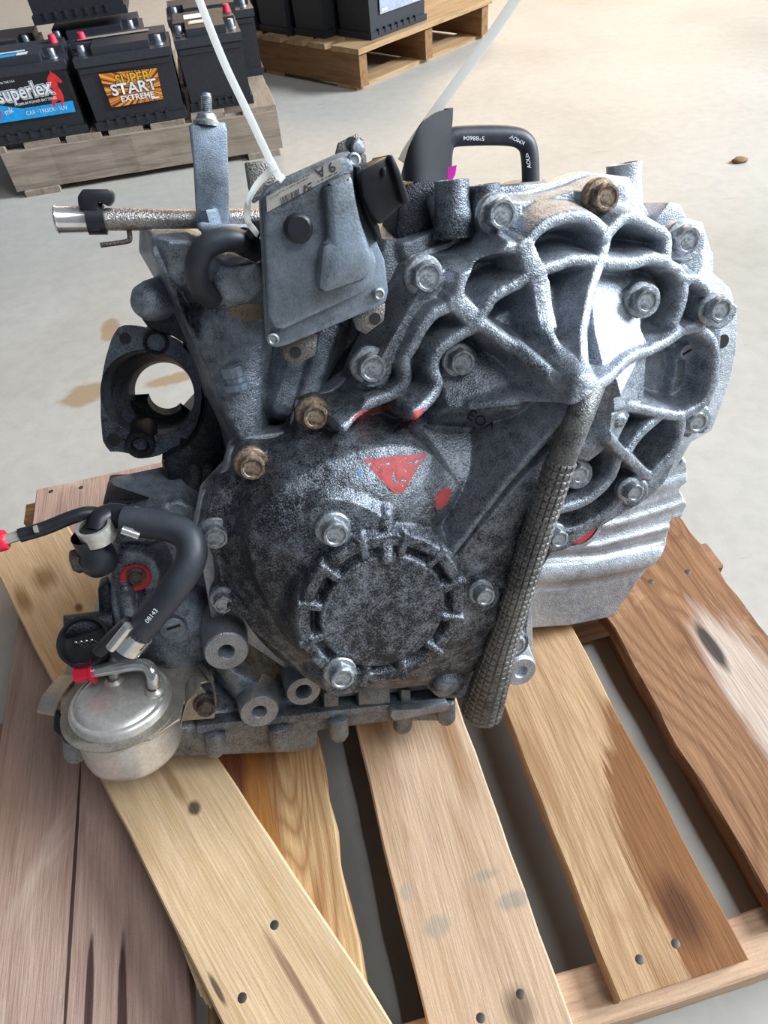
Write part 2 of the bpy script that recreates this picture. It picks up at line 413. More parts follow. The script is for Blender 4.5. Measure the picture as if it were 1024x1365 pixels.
# ------------------------------------------------------------------ cast relief surfaces
class Relief:
    """height field w(u, v) in the gearbox frame, millimetres; every feature is a rounded, drafted casting form"""
    def __init__(s, px, res, back, wref=0):
        c = np.array([UV(x, y, wref) for x, y in px])
        s.res = res; s.lo = c.min(0) - 22; hi = c.max(0) + 22
        s.nu, s.nv = [int(k) for k in (hi - s.lo) / res + 1]
        s.u = s.lo[0] + np.arange(s.nu) * res; s.v = s.lo[1] + np.arange(s.nv) * res
        s.back = back
        s.h = np.full((s.nv, s.nu), -400.0)
    def win(s, c, m):
        c = np.atleast_2d(c)
        a = np.clip(((c.min(0) - m - s.lo) / s.res).astype(int), 0, None)
        b = ((c.max(0) + m - s.lo) / s.res).astype(int) + 1
        sl = (slice(a[1], min(b[1], s.nv)), slice(a[0], min(b[0], s.nu)))
        U, V = np.meshgrid(s.u[sl[1]], s.v[sl[0]])
        return sl, U, V
    @staticmethod
    def smax(a, b, k):
        h = np.clip(0.5 + 0.5 * (a - b) / k, 0, 1)
        return b + (a - b) * h + k * h * (1 - h) * 0.5
    def put(s, sl, val, k): s.h[sl] = s.smax(s.h[sl], val, k)
    def rib(s, pts, r, k=3.5, slope=4.0, crown=1.0):
        c = np.array([[*UV(x, y, w), w] for x, y, w in pts])
        sl, U, V = s.win(c[:, :2], r + 32)
        best = np.full(U.shape, -400.0); bd = np.full(U.shape, 1e9)
        for a, b in zip(c, c[1:]):
            d = b[:2] - a[:2]; L = max(d @ d, 1e-6)
            t = np.clip(((U - a[0]) * d[0] + (V - a[1]) * d[1]) / L, 0, 1)
            D = np.hypot(U - a[0] - t * d[0], V - a[1] - t * d[1])
            wl = a[2] + t * (b[2] - a[2])
            pr = np.where(D < r, crown * (D / r) ** 2, crown + slope * (D - r))
            near = D < bd
            best = np.where(near, wl - pr, best); bd = np.where(near, D, bd)
        s.put(sl, best, k)
    def boss(s, x, y, w, r, k=4.0, slope=4.0, dome=0.0):
        c = UV(x, y, w); sl, U, V = s.win(c, r + 30)
        D = np.hypot(U - c[0], V - c[1])
        s.put(sl, np.where(D < r, w - dome * (D / r) ** 2, w - dome - slope * (D - r)), k)
    def sd(s, poly, w, U, V):
        c = np.array([UV(x, y, w) for x, y in poly])
        d = np.full(U.shape, 1e9); inside = np.zeros(U.shape, bool)
        for a, b in zip(c, np.roll(c, -1, 0)):
            e = b - a; L = max(e @ e, 1e-9)
            t = np.clip(((U - a[0]) * e[0] + (V - a[1]) * e[1]) / L, 0, 1)
            d = np.minimum(d, (U - a[0] - t * e[0]) ** 2 + (V - a[1] - t * e[1]) ** 2)
            cond = (a[1] > V) != (b[1] > V)
            with np.errstate(divide='ignore', invalid='ignore'):
                xi = a[0] + (V - a[1]) * e[0] / (e[1] if abs(e[1]) > 1e-9 else 1e-9)
            inside ^= cond & (U < xi)
        d = np.sqrt(d)
        return np.where(inside, -d, d)
    def plateau(s, poly, w, slope=3.0, k=5.0, rnd=0, wtop=None, wref=None):
        """poly in pixels; w number or list of (x, y, w) planes fitted by least squares"""
        if rnd: poly = chaikin(poly, rnd)
        wr = w if not isinstance(w, list) else float(np.mean([q[2] for q in w]))
        c = np.array([UV(x, y, wr) for x, y in poly])
        sl, U, V = s.win(c, 40)
        sd = s.sd(poly, wr, U, V)
        if isinstance(w, list):
            A = np.array([[*UV(x, y, q), 1] for x, y, q in w]); z = np.array([q[2] for q in w])
            co_ = np.linalg.lstsq(A, z, rcond=None)[0]; W = U * co_[0] + V * co_[1] + co_[2]
        else: W = w
        s.put(sl, W - slope * np.maximum(sd, 0), k)
    def mound(s, poly, w0, w1, slope, rnd=2, k=5.0, soft=14):
        """rises from w0 at its outline to w1 inside"""
        if rnd: poly = chaikin(poly, rnd)
        c = np.array([UV(x, y, w0) for x, y in poly])
        sl, U, V = s.win(c, 20)
        sd = s.sd(poly, w0, U, V)
        x = np.maximum(-sd, 0) * slope / (w1 - w0)
        rise = (w1 - w0) * np.tanh(x) 
        s.put(sl, np.where(sd < 0, w0 + rise, w0 - 4 * sd), k)
    def carve(s, pts, r, slope=3.0, k=3.0):
        c = np.array([[*UV(x, y, w), w] for x, y, w in pts])
        if len(c) == 1: c = np.vstack([c, c + [0.01, 0, 0]])
        sl, U, V = s.win(c[:, :2], r + 25)
        best = np.full(U.shape, 400.0)
        for a, b in zip(c, c[1:]):
            d = b[:2] - a[:2]; L = max(d @ d, 1e-6)
            t = np.clip(((U - a[0]) * d[0] + (V - a[1]) * d[1]) / L, 0, 1)
            D = np.hypot(U - a[0] - t * d[0], V - a[1] - t * d[1])
            best = np.minimum(best, a[2] + t * (b[2] - a[2]) + slope * np.maximum(D - r, 0))
        s.h[sl] = -s.smax(-s.h[sl], -best, k)
    def edge(s, poly, w, bosses=(), slope=6.0, rnd=0, wref=None):
        """outline of the casting: the relief falls away outside it"""
        if rnd: poly = chaikin(poly, rnd)
        U, V = np.meshgrid(s.u, s.v)
        sd = s.sd(poly, w if wref is None else wref, U, V)
        for x, y, r in bosses:
            c = UV(x, y, w if wref is None else wref); sd = np.minimum(sd, np.hypot(U - c[0], V - c[1]) - r)
        s.out = sd
        lim = np.where(sd > -14, w - slope * (sd + 2.0), 999.0)
        lim = np.where((sd <= -14), w + slope * 12 + 40, lim)
        s.h = -s.smax(-s.h, -lim, 3.0)
    def at(s, u, v):
        i = (u - s.lo[0]) / s.res; j = (v - s.lo[1]) / s.res
        a = int(np.clip(i, 0, s.nu - 2)); b = int(np.clip(j, 0, s.nv - 2))
        fi, fj = min(max(i - a, 0), 1), min(max(j - b, 0), 1)
        H = s.h
        return (H[b, a] * (1 - fi) + H[b, a + 1] * fi) * (1 - fj) + (H[b + 1, a] * (1 - fi) + H[b + 1, a + 1] * fi) * fj
    def hit(s, x, y, lift=0.0, start=135.0):
        w = start
        while w > s.back:
            if s.at(*UV(x, y, w)) + lift >= w: return w
            w -= 0.4
        return s.back
    def build(s, name, m, parent, label=None, rough=0.0, zmin=None):
        U, V = np.meshgrid(s.u, s.v)
        H = s.h.copy()
        if rough:
            n = rng.normal(size=H.shape)
            for _ in range(2):
                n = (n + np.roll(n, 1, 0) + np.roll(n, 1, 1) + np.roll(n, -1, 0) + np.roll(n, -1, 1)) / 5
            H += n * rough
        keep = H > s.back
        gv, gu = np.gradient(H, s.res)
        g2 = np.maximum(gu ** 2 + gv ** 2, 1e-3)
        st = np.where(keep, 0, (s.back - H) / g2)            # pull the lowest ring of points onto the true outline
        U = U + np.clip(st * gu, -1.3 * s.res, 1.3 * s.res); V = V + np.clip(st * gv, -1.3 * s.res, 1.3 * s.res)
        H = np.maximum(H, s.back)
        cell = keep[:-1, :-1] | keep[1:, :-1] | keep[:-1, 1:] | keep[1:, 1:]
        idx = np.arange(s.nu * s.nv).reshape(s.nv, s.nu)
        q = np.stack([idx[:-1, :-1], idx[:-1, 1:], idx[1:, 1:], idx[1:, :-1]], -1)[cell]
        used = np.unique(q); remap = np.full(s.nu * s.nv, -1); remap[used] = np.arange(len(used))
        q = remap[q]
        Hh = H.ravel()[used]; uu = U.ravel()[used]; vv = V.ravel()[used]
        if zmin is not None:
            z = P0[2] + (GU[2] * uu + GV[2] * vv + GN[2] * Hh) / 1000.0
            vv = vv + np.maximum(zmin - z, 0) / GV[2] * 1000.0
        co_ = np.stack([uu, vv, Hh], 1) / 1000.0
        me = bpy.data.meshes.new(name)
        me.vertices.add(len(co_)); me.vertices.foreach_set('co', co_.ravel())
        me.loops.add(q.size); me.loops.foreach_set('vertex_index', q.ravel().astype(np.int32))
        me.polygons.add(len(q)); me.polygons.foreach_set('loop_start', (np.arange(len(q)) * 4).astype(np.int32))
        me.polygons.foreach_set('loop_total', np.full(len(q), 4, np.int32))
        me.update(calc_edges=True)
        me.polygons.foreach_set('use_smooth', np.ones(len(q), bool))
        return link(name, me, m, parent, label, GMAT)

# ================================================================== STRUCTURE: floor
FSPOT = [(*gnd(147, 440, 0)[:2], 0.022, 0.045, 0.1, 0.8), (*gnd(115, 525, 0)[:2], 0.05, 0.035, 0.3, 0.8), (*gnd(232, 505, 0)[:2], 0.05, 0.02, 0.2, 0.8), (*gnd(175, 110, 0)[:2], 0.1, 0.03, 0, 0.5)]
def floor_material():
    m, t, p = mat('concrete_floor')
    v = objco(t)
    a = noise(t, v, 1.3, 6, 0.6, 0.4); b = noise(t, v, 30, 5, 0.65); c = noise(t, v, 9, 5, 0.7, 1.5)
    base = ramp(t, a, [(0.3, (0.37, 0.345, 0.305)), (0.5, (0.44, 0.415, 0.372)), (0.75, (0.49, 0.468, 0.428))]).outputs[0]
    base = mixc(t, 0.5, base, ramp(t, b, [(0.3, g3(0.78)), (0.6, g3(1.0))]).outputs[0], 'MULTIPLY')
    st = ramp(t, c, [(0.66, g3(0)), (0.76, g3(0.5))]).outputs[0]
    base = mixc(t, st, base, (0.40, 0.32, 0.22))
    for (cx, cy, rx, ry, rot, amt) in FSPOT:
        vv = nd(t, 'ShaderNodeMapping'); vv.vector_type = 'TEXTURE'
        vv.inputs['Location'].default_value = (cx, cy, 0); vv.inputs['Rotation'].default_value = (0, 0, rot); vv.inputs['Scale'].default_value = (rx, ry, 1)
        t.links.new(v, vv.inputs[0])
        ln = nd(t, 'ShaderNodeVectorMath', operation='LENGTH'); t.links.new(vv.outputs[0], ln.inputs[0])
        wn = nd(t, 'ShaderNodeMath', operation='MULTIPLY_ADD'); t.links.new(noise(t, v, 22, 5, 0.65, 0.5), wn.inputs[0]); wn.inputs[1].default_value = 1.2; t.links.new(ln.outputs['Value'], wn.inputs[2])
        f = ramp(t, wn.outputs[0], [(0.0, g3(amt)), (1.0, g3(0))])
        mr = nd(t, 'ShaderNodeMapRange'); mr.inputs['From Min'].default_value = 1.35; mr.inputs['From Max'].default_value = 1.7
        t.links.new(wn.outputs[0], mr.inputs['Value']); t.links.new(mr.outputs[0], f.inputs[0])
        base = mixc(t, f.outputs[0], base, (0.30, 0.20, 0.10))
    # scuffs: thin stretched marks
    mp = nd(t, 'ShaderNodeMapping'); mp.inputs['Scale'].default_value = (3.2, 26, 1); mp.inputs['Rotation'].default_value = (0, 0, 0.15)
    t.links.new(v, mp.inputs[0])
    sc = noise(t, mp.outputs[0], 2.0, 4, 0.6, 0.3)
    base = mixc(t, ramp(t, sc, [(0.70, g3(0)), (0.76, g3(0.65))]).outputs[0], base, (0.16, 0.15, 0.14))
    t.links.new(base, p.inputs['Base Color'])
    p.inputs['Roughness'].default_value = 0.55; p.inputs['Specular IOR Level'].default_value = 0.35
    t.links.new(bump(t, b, 0.12, 0.002), p.inputs['Normal'])
    return m
bm = bmesh.new()
bmesh.ops.create_grid(bm, x_segments=40, y_segments=40, size=9)
for v in bm.verts: v.co.y += 4
fl = link('floor', mesh_from_bm(bm, 'floor'), floor_material())
tag(fl, 'pale worn concrete floor with scuffs and stains', 'floor', kind='structure')
# hairline saw joint / cracks and oil spots on the floor near the pallet
STAIN = flat('floor_stain', (0.30, 0.22, 0.13), 0.7)

# ================================================================== PALLET under the gearbox
YAW = math.radians(-9.6)
DA = np.array([math.sin(YAW), math.cos(YAW), 0]); DB = np.array([math.cos(YAW), -math.sin(YAW), 0])
def pal(a, b, z): return DA * a + DB * b + np.array([0, 0, z])
def plank(name, o, x, y, L, Wd, T, m, parent=None, seed=0, jag=0.0015, nx=24, taper=0.0, endcut=(0, 0), cut=()):
    """board: origin o = corner at its top, x along the grain, y across, thickness T downwards; slightly wavy edges"""
    r = random.Random(seed)
    bm = bmesh.new()
    rows = []
    wav = [0, 0]
    for i in range(nx + 1):
        xx = L * i / nx
        wav = [w_ * 0.75 + r.uniform(-jag, jag) for w_ in wav]
        e0 = wav[0]; e1 = Wd + wav[1] + taper * i / nx
        x0 = xx + (endcut[0] if i == 0 else (endcut[1] if i == nx else 0))
        c = 0.0015
        prof = [(e0 + c, 0), (e0, -c), (e0 + r.uniform(-.5, .5) * jag, -T), (e1, -T), (e1 + r.uniform(-.5, .5) * jag, -c), (e1 - c, 0)]
        rows.append([bm.verts.new((x0 + (0 if 0 < i < nx else r.uniform(-1, 1) * jag), py, pz)) for py, pz in prof])
    for A, B in zip(rows, rows[1:]):
        for k in range(6): bm.faces.new((A[k], A[(k + 1) % 6], B[(k + 1) % 6], B[k]))
    bm.faces.new(rows[0][::-1]); bm.faces.new(rows[-1])
    return link(name, mesh_from_bm(bm, name), m, parent, None, frame(o, x, y))
W_purp = wood('wood_weathered_brown', (0.44, 0.29, 0.23), (0.33, 0.205, 0.16), stain=(5, 0.60, 0.72, (0.52, 0.38, 0.31)), grainy=0.9, spots=[(0.19, 0.092, 0.13, 0.0016, (0.04, 0.018, 0.015), 0.12), (0.07, 0.05, 0.08, 0.004, (0.05, 0.02, 0.018), 0.12), (0.10, 0.075, 0.05, 0.003, (0.05, 0.02, 0.018), 0.12), (0.05, 0.12, 0.04, 0.003, (0.08, 0.03, 0.025), 0.12)])
W_oak = wood('wood_oak', (0.46, 0.30, 0.15), (0.24, 0.11, 0.04), grainy=1.0, figure=0.8, spots=[(0.30, 0.09, 0.09, 0.05, (0.10, 0.03, 0.015), 0.2), (0.16, 0.06, 0.10, 0.012, (0.30, 0.13, 0.03), 0.25)])
def bsp(px, py, b1, a0, rx, ry, col, soft):
    q = gnd(px, py, 0.12) - pal(a0, b1, 0.12); return (float(q @ DA), float(q @ -DB), rx, ry, col, soft)
GM = (0.40, 0.31, 0.225)
W_tan = wood('wood_tan', (0.57, 0.39, 0.255), (0.43, 0.265, 0.15), grainy=0.8, figure=0.2, blotch=(0.44, 0.30, 0.19), spots=[bsp(684, 1200, .101, .036, 0.006, 0.016, GM, 0.3), bsp(645, 1167, .101, .036, 0.004, 0.012, GM, 0.35), bsp(582, 1236, .101, .036, 0.007, 0.010, GM, 0.35), bsp(542, 1190, .101, .036, 0.006, 0.005, GM, 0.4), bsp(692, 1348, .101, .036, 0.014, 0.010, (0.20, 0.13, 0.08), 0.4), bsp(600, 985, .101, .036, 0.05, 0.008, (0.36, 0.20, 0.10), 0.5)])
W_rust = wood('wood_tan_rust_stain', (0.52, 0.33, 0.18), (0.36, 0.20, 0.09), grainy=0.9, figure=0.45, spots=[(0.05, 0.0, 0.16, 0.048, (0.22, 0.085, 0.025), 0.06), (0.04, 0.03, 0.025, 0.012, (0.10, 0.035, 0.012), 0.4)])
W_red = wood('wood_red_brown', (0.32, 0.165, 0.08), (0.16, 0.065, 0.028), grainy=1.0, figure=0.7, spots=[(0.14, 0.045, 0.12, 0.028, (0.55, 0.44, 0.36), 0.2), (0.23, 0.06, 0.024, 0.006, (0.03, 0.02, 0.018), 0.3)], blotch=(0.44, 0.27, 0.16))
W_fresh = wood('wood_stringer', (0.60, 0.40, 0.26), (0.36, 0.20, 0.12), grainy=1.0)
W_str = wood('wood_stringer_dark', (0.30, 0.16, 0.085), (0.17, 0.08, 0.04), grainy=1.0)

pc = pal(0.39, 0.04, 0)
pallet = thing('wooden_pallet', 'wooden pallet with uneven boards carrying the greasy gearbox', 'pallet', pc)
TOPZ, BT = 0.12, 0.017
boards = []
for i, (b0, b1, m, jag, a0, a1) in enumerate([
        (-0.340, -0.166, W_purp, 0.0012, 0.036, 0.741), (-0.150, -0.038, W_oak, 0.0025, 0.038, 0.735),
        (0.001, 0.101, W_tan, 0.0010, 0.036, 0.74), (0.139, 0.240, W_rust, 0.0014, 0.039, 0.742), (0.276, 0.421, W_red, 0.0022, 0.05, 0.49)]):
    boards.append(plank('deck_board', pal(a0, b1, TOPZ), DA, -DB, a1 - a0, b1 - b0, BT, m, pallet, seed=11 + i, jag=jag))
plank('deck_board', pal(0.52, 0.421, TOPZ), DA, -DB, 0.20, 0.14, BT, W_red, pallet, seed=31)
for i, (a, m) in enumerate([(0.030, W_fresh), (0.372, W_str), (0.70, W_oak)]):
    plank('stringer', pal(a, -0.36, TOPZ - BT), DB, DA, 0.80, 0.037, 0.087, m, pallet, seed=50 + i, jag=0.0008)
for i, b in enumerate((-0.33, 0.0, 0.32)):
    plank('bottom_board', pal(0.03, b + 0.09, 0.016), DA, -DB, 0.71, 0.09, 0.016, W_str, pallet, seed=60 + i)
nail_me = mesh_from_bm(lathe_bm((0, 0, 0), (0, 0, 1), [(0, 0.0004), (0.0026, 0.00035), (0.0033, 0.0001), (0.0035, -0.0004), (0.0035, -0.003)], 12), 'nail_head', True, 40)
nail_me.materials.append(M['nail'])
def nail(x, y, bi, z=TOPZ):
    p = gnd(x, y, z)
    link('nail', nail_me, None, boards[bi], None, Matrix.Translation(Vector(p)))
for x, y, bi in [(853, 1279, 3), (901, 1258, 3), (694, 1325, 2), (641, 1357, 2), (868, 775, 4), (917, 762, 4), (68, 655, 0), (108, 650, 0), (163, 641, 0), (77, 962, 0)]:
    nail(x, y, bi)

# loose pine timber lying over the pallet
TZ = 0.158
A_, B_ = gnd(-2, 738, TZ), gnd(85, 703, TZ)
C_ = gnd(274, 1315, TZ); D_ = gnd(518, 1361, TZ)
tdir = (C_ - gnd(0, 774, TZ)); tdir /= np.linalg.norm(tdir)
tl = gnd(0, 774, TZ); 
tside = np.cross([0, 0, 1.0], tdir)
if (B_ - A_) @ tside < 0: tside = -tside
o_ = tl - tdir * 0.035
def local(px, py, o, x, y, z):
    q = gnd(px, py, z) - o
    return float(q @ np.asarray(x)), float(q @ np.asarray(y))
def tsp(px, py, rx, ry, col, soft): return (*local(px, py, o_, tdir, tside, TZ), rx, ry, col, soft)
W_pine = wood('wood_pine_timber', (0.64, 0.445, 0.265), (0.52, 0.34, 0.17), grainy=0.55, figure=0.3, blotch=(0.52, 0.35, 0.18), spots=[
    tsp(258, 1078, 0.006, 0.005, (0.07, 0.045, 0.025), 0.3), tsp(232, 1046, 0.022, 0.004, (0.36, 0.22, 0.10), 0.4), tsp(400, 1320, 0.05, 0.003, (0.30, 0.17, 0.10), 0.3),
    tsp(60, 770, 0.018, 0.010, (0.30, 0.17, 0.07), 0.5), tsp(30, 800, 0.02, 0.006, (0.30, 0.17, 0.07), 0.5), tsp(105, 810, 0.006, 0.004, (0.16, 0.08, 0.03), 0.4), tsp(290, 1320, 0.012, 0.002, (0.10, 0.06, 0.04), 0.3)])
timber = plank('timber_plank', o_, tdir, tside, 0.70, 0.089, 0.0375, W_pine, None, seed=5, jag=0.0007, endcut=(-0.01, 0))
tag(timber, 'loose pale pine timber plank lying diagonally across the pallet boards', 'timber')
for x, y in [(366, 1233), (323, 1330)]:
    link('nail', nail_me, None, timber, None, Matrix.Translation(Vector(gnd(x, y, TZ))))
# splinters torn from the timber's edge
bm = bmesh.new()
for k, (x0, y0, x1, y1) in enumerate([(205, 1165, 268, 1330), (212, 1185, 275, 1340), (222, 1210, 280, 1345)]):
    a = Vector(gnd(x0, y0, TZ - 0.004)); b = Vector(gnd(x1, y1, TZ - 0.010)); 
    s = Vector(tside) * 0.0022
    vs = [bm.verts.new(q) for q in (a, a + s, b + s, b, a + Vector((0, 0, -.003)), b + Vector((0, 0, -.004)))]
    bm.faces.new((vs[0], vs[1], vs[2], vs[3])); bm.faces.new((vs[0], vs[3], vs[5], vs[4])); bm.faces.new((vs[1], vs[4], vs[5], vs[2]))
link('splinter', mesh_from_bm(bm, 'splinter'), W_pine, timber)

# ================================================================== GEARBOX
gb_base = (P0 - GN * 0.08) * np.array([1, 1, 0]) + np.array([0.05, 0.03, 0.125])
gearbox = thing('gearbox', 'greasy aluminium car gearbox with ribbed bolted side cover on a wooden pallet', 'gearbox', gb_base)

# ---------------- side cover
OUT = [(262, 715), (268, 692), (272, 664), (290, 642), (308, 632), (310, 606), (326, 590), (352, 592), (376, 588), (394, 570), (396, 545), (412, 530), (440, 530),
       (462, 518), (472, 490), (482, 468), (536, 374), (548, 350), (575, 342), (612, 330), (640, 300), (646, 265), (665, 254), (700, 262), (755, 248), (782, 236), (808, 230), (835, 245),
       (850, 278), (878, 298), (903, 295), (928, 298), (940, 318), (938, 350), (926, 368), (950, 385), (975, 398), (979, 425), (962, 438), (960, 470), (958, 510), (944, 545), (948, 565), (936, 580), (912, 578),
       (905, 605), (888, 640), (864, 664), (842, 678), (815, 694), (790, 708), (752, 732), (728, 738), (712, 770), (702, 840), (707, 860), (692, 882), (664, 890), (645, 905), (618, 930), (592, 932), (570, 912), (540, 914), (500, 921), (460, 926), (436, 916), (420, 902),
       (372, 882), (332, 842), (312, 806), (300, 824), (280, 815), (279, 795), (288, 778), (283, 740)]
cv = Relief(OUT, 0.9, -14)
cv.plateau(OUT, 9, slope=5)
for x, y, w, r in [(335, 622, 12, 13), (420, 555, 12, 13), (497, 490, 26, 13), (571, 369, 26, 13), (669, 285, 20, 14), (808, 262, 22, 15), (917, 321, 20, 14), (963, 414, 18, 13),
                   (930, 563, 12, 13), (847, 658, 11, 12), (747, 719, 10, 13), (287, 717, 10, 12), (297, 805, 2, 12), (272, 680, 9, 9), (288, 672, 9, 9), (686, 860, 30, 13), (598, 912, 38, 14)]:
    cv.boss(x, y, w, r)
cv.rib([(497, 490, 26), (571, 369, 26)], 10.5, slope=4, crown=0.6)
cv.rib([(287, 717, 9), (290, 665, 9), (335, 622, 10)], 10, slope=4)
cv.rib([(335, 622, 11), (380, 590, 12), (420, 555, 11), (470, 535, 12), (497, 490, 12)], 7)
cv.rib([(571, 369, 13), (612, 330, 12), (669, 285, 13), (730, 275, 12), (808, 262, 14), (860, 300, 12), (917, 321, 12), (930, 370, 10), (963, 414, 11)], 9)
# dome over the lower gear train
DOME = [(292, 735), (290, 690), (312, 655), (345, 640), (372, 612), (410, 592), (455, 572), (505, 553), (560, 556), (640, 540), (720, 540), (762, 560), (740, 640), (705, 770), (690, 840), (645, 888), (565, 914), (455, 922), (385, 892), (335, 848), (306, 798)]
cv.mound(DOME, 9, 56, 1.35)
cv.mound([(330, 700), (380, 640), (470, 600), (560, 590), (610, 640), (640, 700), (690, 760), (680, 830), (620, 880), (520, 900), (430, 885), (370, 830), (335, 760)], 46, 66, 0.7, k=14)
# ribbed pulley housing
RZ = [(470, 556), (500, 545), (535, 528), (548, 500), (545, 480), (560, 450), (590, 420), (612, 405), (618, 378), (634, 346), (656, 332), (702, 334), (712, 316), (732, 300), (760, 290), (786, 290), (806, 304), (835, 288), (872, 303), (892, 320), (895, 352),
      (915, 374), (943, 387), (946, 424), (953, 455), (956, 485), (950, 518), (938, 540), (912, 560), (900, 600), (868, 637), (840, 655), (803, 690), (745, 712), (700, 640), (600, 560)]
cv.plateau(RZ, 4, slope=3.0, k=4)
R1, R2 = 3.4, 3.2
C1 = 40
def crest(pts, w=C1, r=R1, **kw):
    p = [np.array((x, y, w if len(q) == 0 else q[0]), float) for x, y, *q in pts]
    cv.rib(spline(p, 3) if len(p) > 2 else p, r, **kw)
crest([(459, 570, 40), (473, 553, 34), (497, 538, 32), (526, 526, 32), (543, 506, 33), (541, 482, 34), (552, 462, 35), (564, 439, 37), (582, 418, 38), (611, 404, 40), (615, 379), (632, 344), (655, 330), (678, 330), (702, 332), (711, 316), (730, 299), (758, 290), (784, 290), (805, 306), (810, 320), (802, 350, 42)])
crest([(611, 404), (639, 430, 43)], r=6)
crest([(555, 553, 50), (576, 532, 44), (585, 512, 41), (579, 491, 40), (587, 468, 40), (611, 450, 41), (636, 437, 43)])
crest([(639, 430, 43), (650, 412, 43), (662, 395, 43), (692, 379, 43), (712, 365, 43), (744, 355, 42), (767, 348, 42), (802, 350, 44), (842, 352, 44), (872, 345, 43), (891, 350, 42)])
crest([(702, 332, 41), (710, 350, 43), (722, 380, 44), (727, 414, 48), (733, 437, 54)], r=6)
crest([(639, 430, 43), (681, 461, 54), (702, 473, 62), (730, 496, 74), (762, 522, 88)], r=3.6)
crest([(730, 436, 53), (749, 473, 68), (770, 512, 88)], r=3)
crest([(802, 350, 44), (789, 391, 52), (782, 426, 60), (779, 449, 66), (783, 512, 90)], r=3.4)
crest([(809, 317, 42), (830, 294), (849, 291), (872, 303), (891, 317), (891, 350, 42), (905, 360), (915, 373), (929, 373), (943, 385), (947, 402), (943, 423), (933, 436), (910, 441), (901, 434), (905, 423), (912, 402), (915, 378)])
crest([(933, 438), (951, 454), (956, 482), (951, 515), (941, 537), (923, 550), (905, 556, 40), (872, 550, 44), (836, 543, 52), (801, 543, 72)])
crest([(910, 443, 42), (892, 456, 45), (867, 469, 50), (842, 479, 60), (816, 504, 75), (795, 520, 88)], r=3.4)
crest([(790, 556, 70), (826, 600, 52), (840, 612, 46), (857, 629), (867, 636, 38)], r=3.6)
crest([(836, 608, 47), (854, 581, 44), (882, 556, 42)], r=3.3)
crest([(867, 637, 38), (882, 621, 38), (902, 598, 38), (911, 568, 38), (908, 555, 40)], r=3.2)
crest([(828, 606, 48), (819, 634, 42), (803, 654, 41), (778, 672, 41), (745, 682, 42)], r=3.2)
crest([(862, 636, 38), (848, 640, 37), (838, 654, 36), (826, 669, 35), (803, 690, 33), (768, 708, 32), (735, 712, 34)], r=3.2)
# level panels between the ribs
cv.plateau([(722, 378), (733, 380), (772, 388), (785, 410), (780, 450), (733, 440), (725, 412)], [(722, 380, 24), (785, 400, 26), (735, 440, 42), (780, 450, 52)], slope=3, k=4)
cv.plateau([(806, 356), (862, 356), (876, 372), (876, 405), (862, 440), (868, 466), (842, 479), (800, 516), (784, 505), (782, 440), (790, 400)], [(806, 356, 26), (872, 380, 24), (868, 466, 40), (842, 479, 52), (790, 515, 80), (785, 440, 54)], slope=3, k=4)
cv.plateau([(838, 482), (862, 474), (874, 480), (868, 530), (858, 545), (830, 540), (800, 540), (800, 520)], [(838, 484, 46), (870, 490, 34), (862, 545, 34), (804, 530, 72)], slope=3, k=3)
cv.plateau([(900, 458), (922, 450), (926, 470), (918, 530), (895, 545), (890, 540), (902, 490)], 18, slope=3, k=3)
cv.plateau([(800, 548), (835, 548), (845, 556), (826, 592), (808, 580)], [(802, 550, 66), (845, 556, 44), (826, 592, 46)], slope=3, k=3)
cv.plateau([(772, 590), (790, 570), (815, 600), (790, 618), (772, 612)], [(775, 600, 52), (815, 600, 42), (790, 572, 56)], slope=3, k=3)
cv.plateau([(652, 428), (700, 405), (714, 430), (712, 458), (690, 460)], 22, slope=2.5, k=4)
cv.plateau([(640, 480), (690, 470), (740, 515), (700, 535), (640, 540), (600, 545), (600, 500)], [(640, 480, 30), (690, 470, 36), (745, 520, 62), (600, 545, 42), (640, 540, 46)], slope=2, k=8)
cv.boss(616, 484, 28, 12); cv.boss(862, 402, 36, 11, slope=2.5); cv.boss(773, 634, 36, 11)
cv.boss(673, 432, 23, 3.5); cv.boss(915, 469, 22, 6); cv.boss(829, 562, 56, 4)
# hub where the ribs meet
cv.rib([(783, 518, 93), (781, 536, 94)], 9, slope=2.6, k=8, crown=3)
cv.rib([(629, 543, 48), (689, 537, 62), (760, 540, 88)], 2.2, slope=3.0, k=4)
# fin running down to the dome and the flat beside it, with the hollow on its left
cv.carve([(735, 562, 34), (700, 590, 26), (655, 640, 26), (618, 690, 36), (588, 735, 52)], 7, slope=0.9, k=8)
cv.rib([(774, 540, 90), (723, 592, 80), (676, 644, 74), (637, 695, 71), (586, 760, 68)], 2.6, slope=3.4, k=3)
cv.plateau([(596, 762), (640, 700), (680, 648), (726, 596), (748, 580), (740, 640), (712, 760), (690, 830), (650, 850), (620, 800)], [(596, 762, 63), (726, 596, 72), (745, 600, 74), (690, 830, 58), (650, 850, 58)], slope=3, k=4)
# web behind the ribbed column
cv.rib([(778, 545, 84), (742, 650, 70), (702, 790, 58), (684, 850, 50), (664, 890, 42)], 8, slope=3)
cv.boss(646, 797, 63, 12, slope=1.5); 
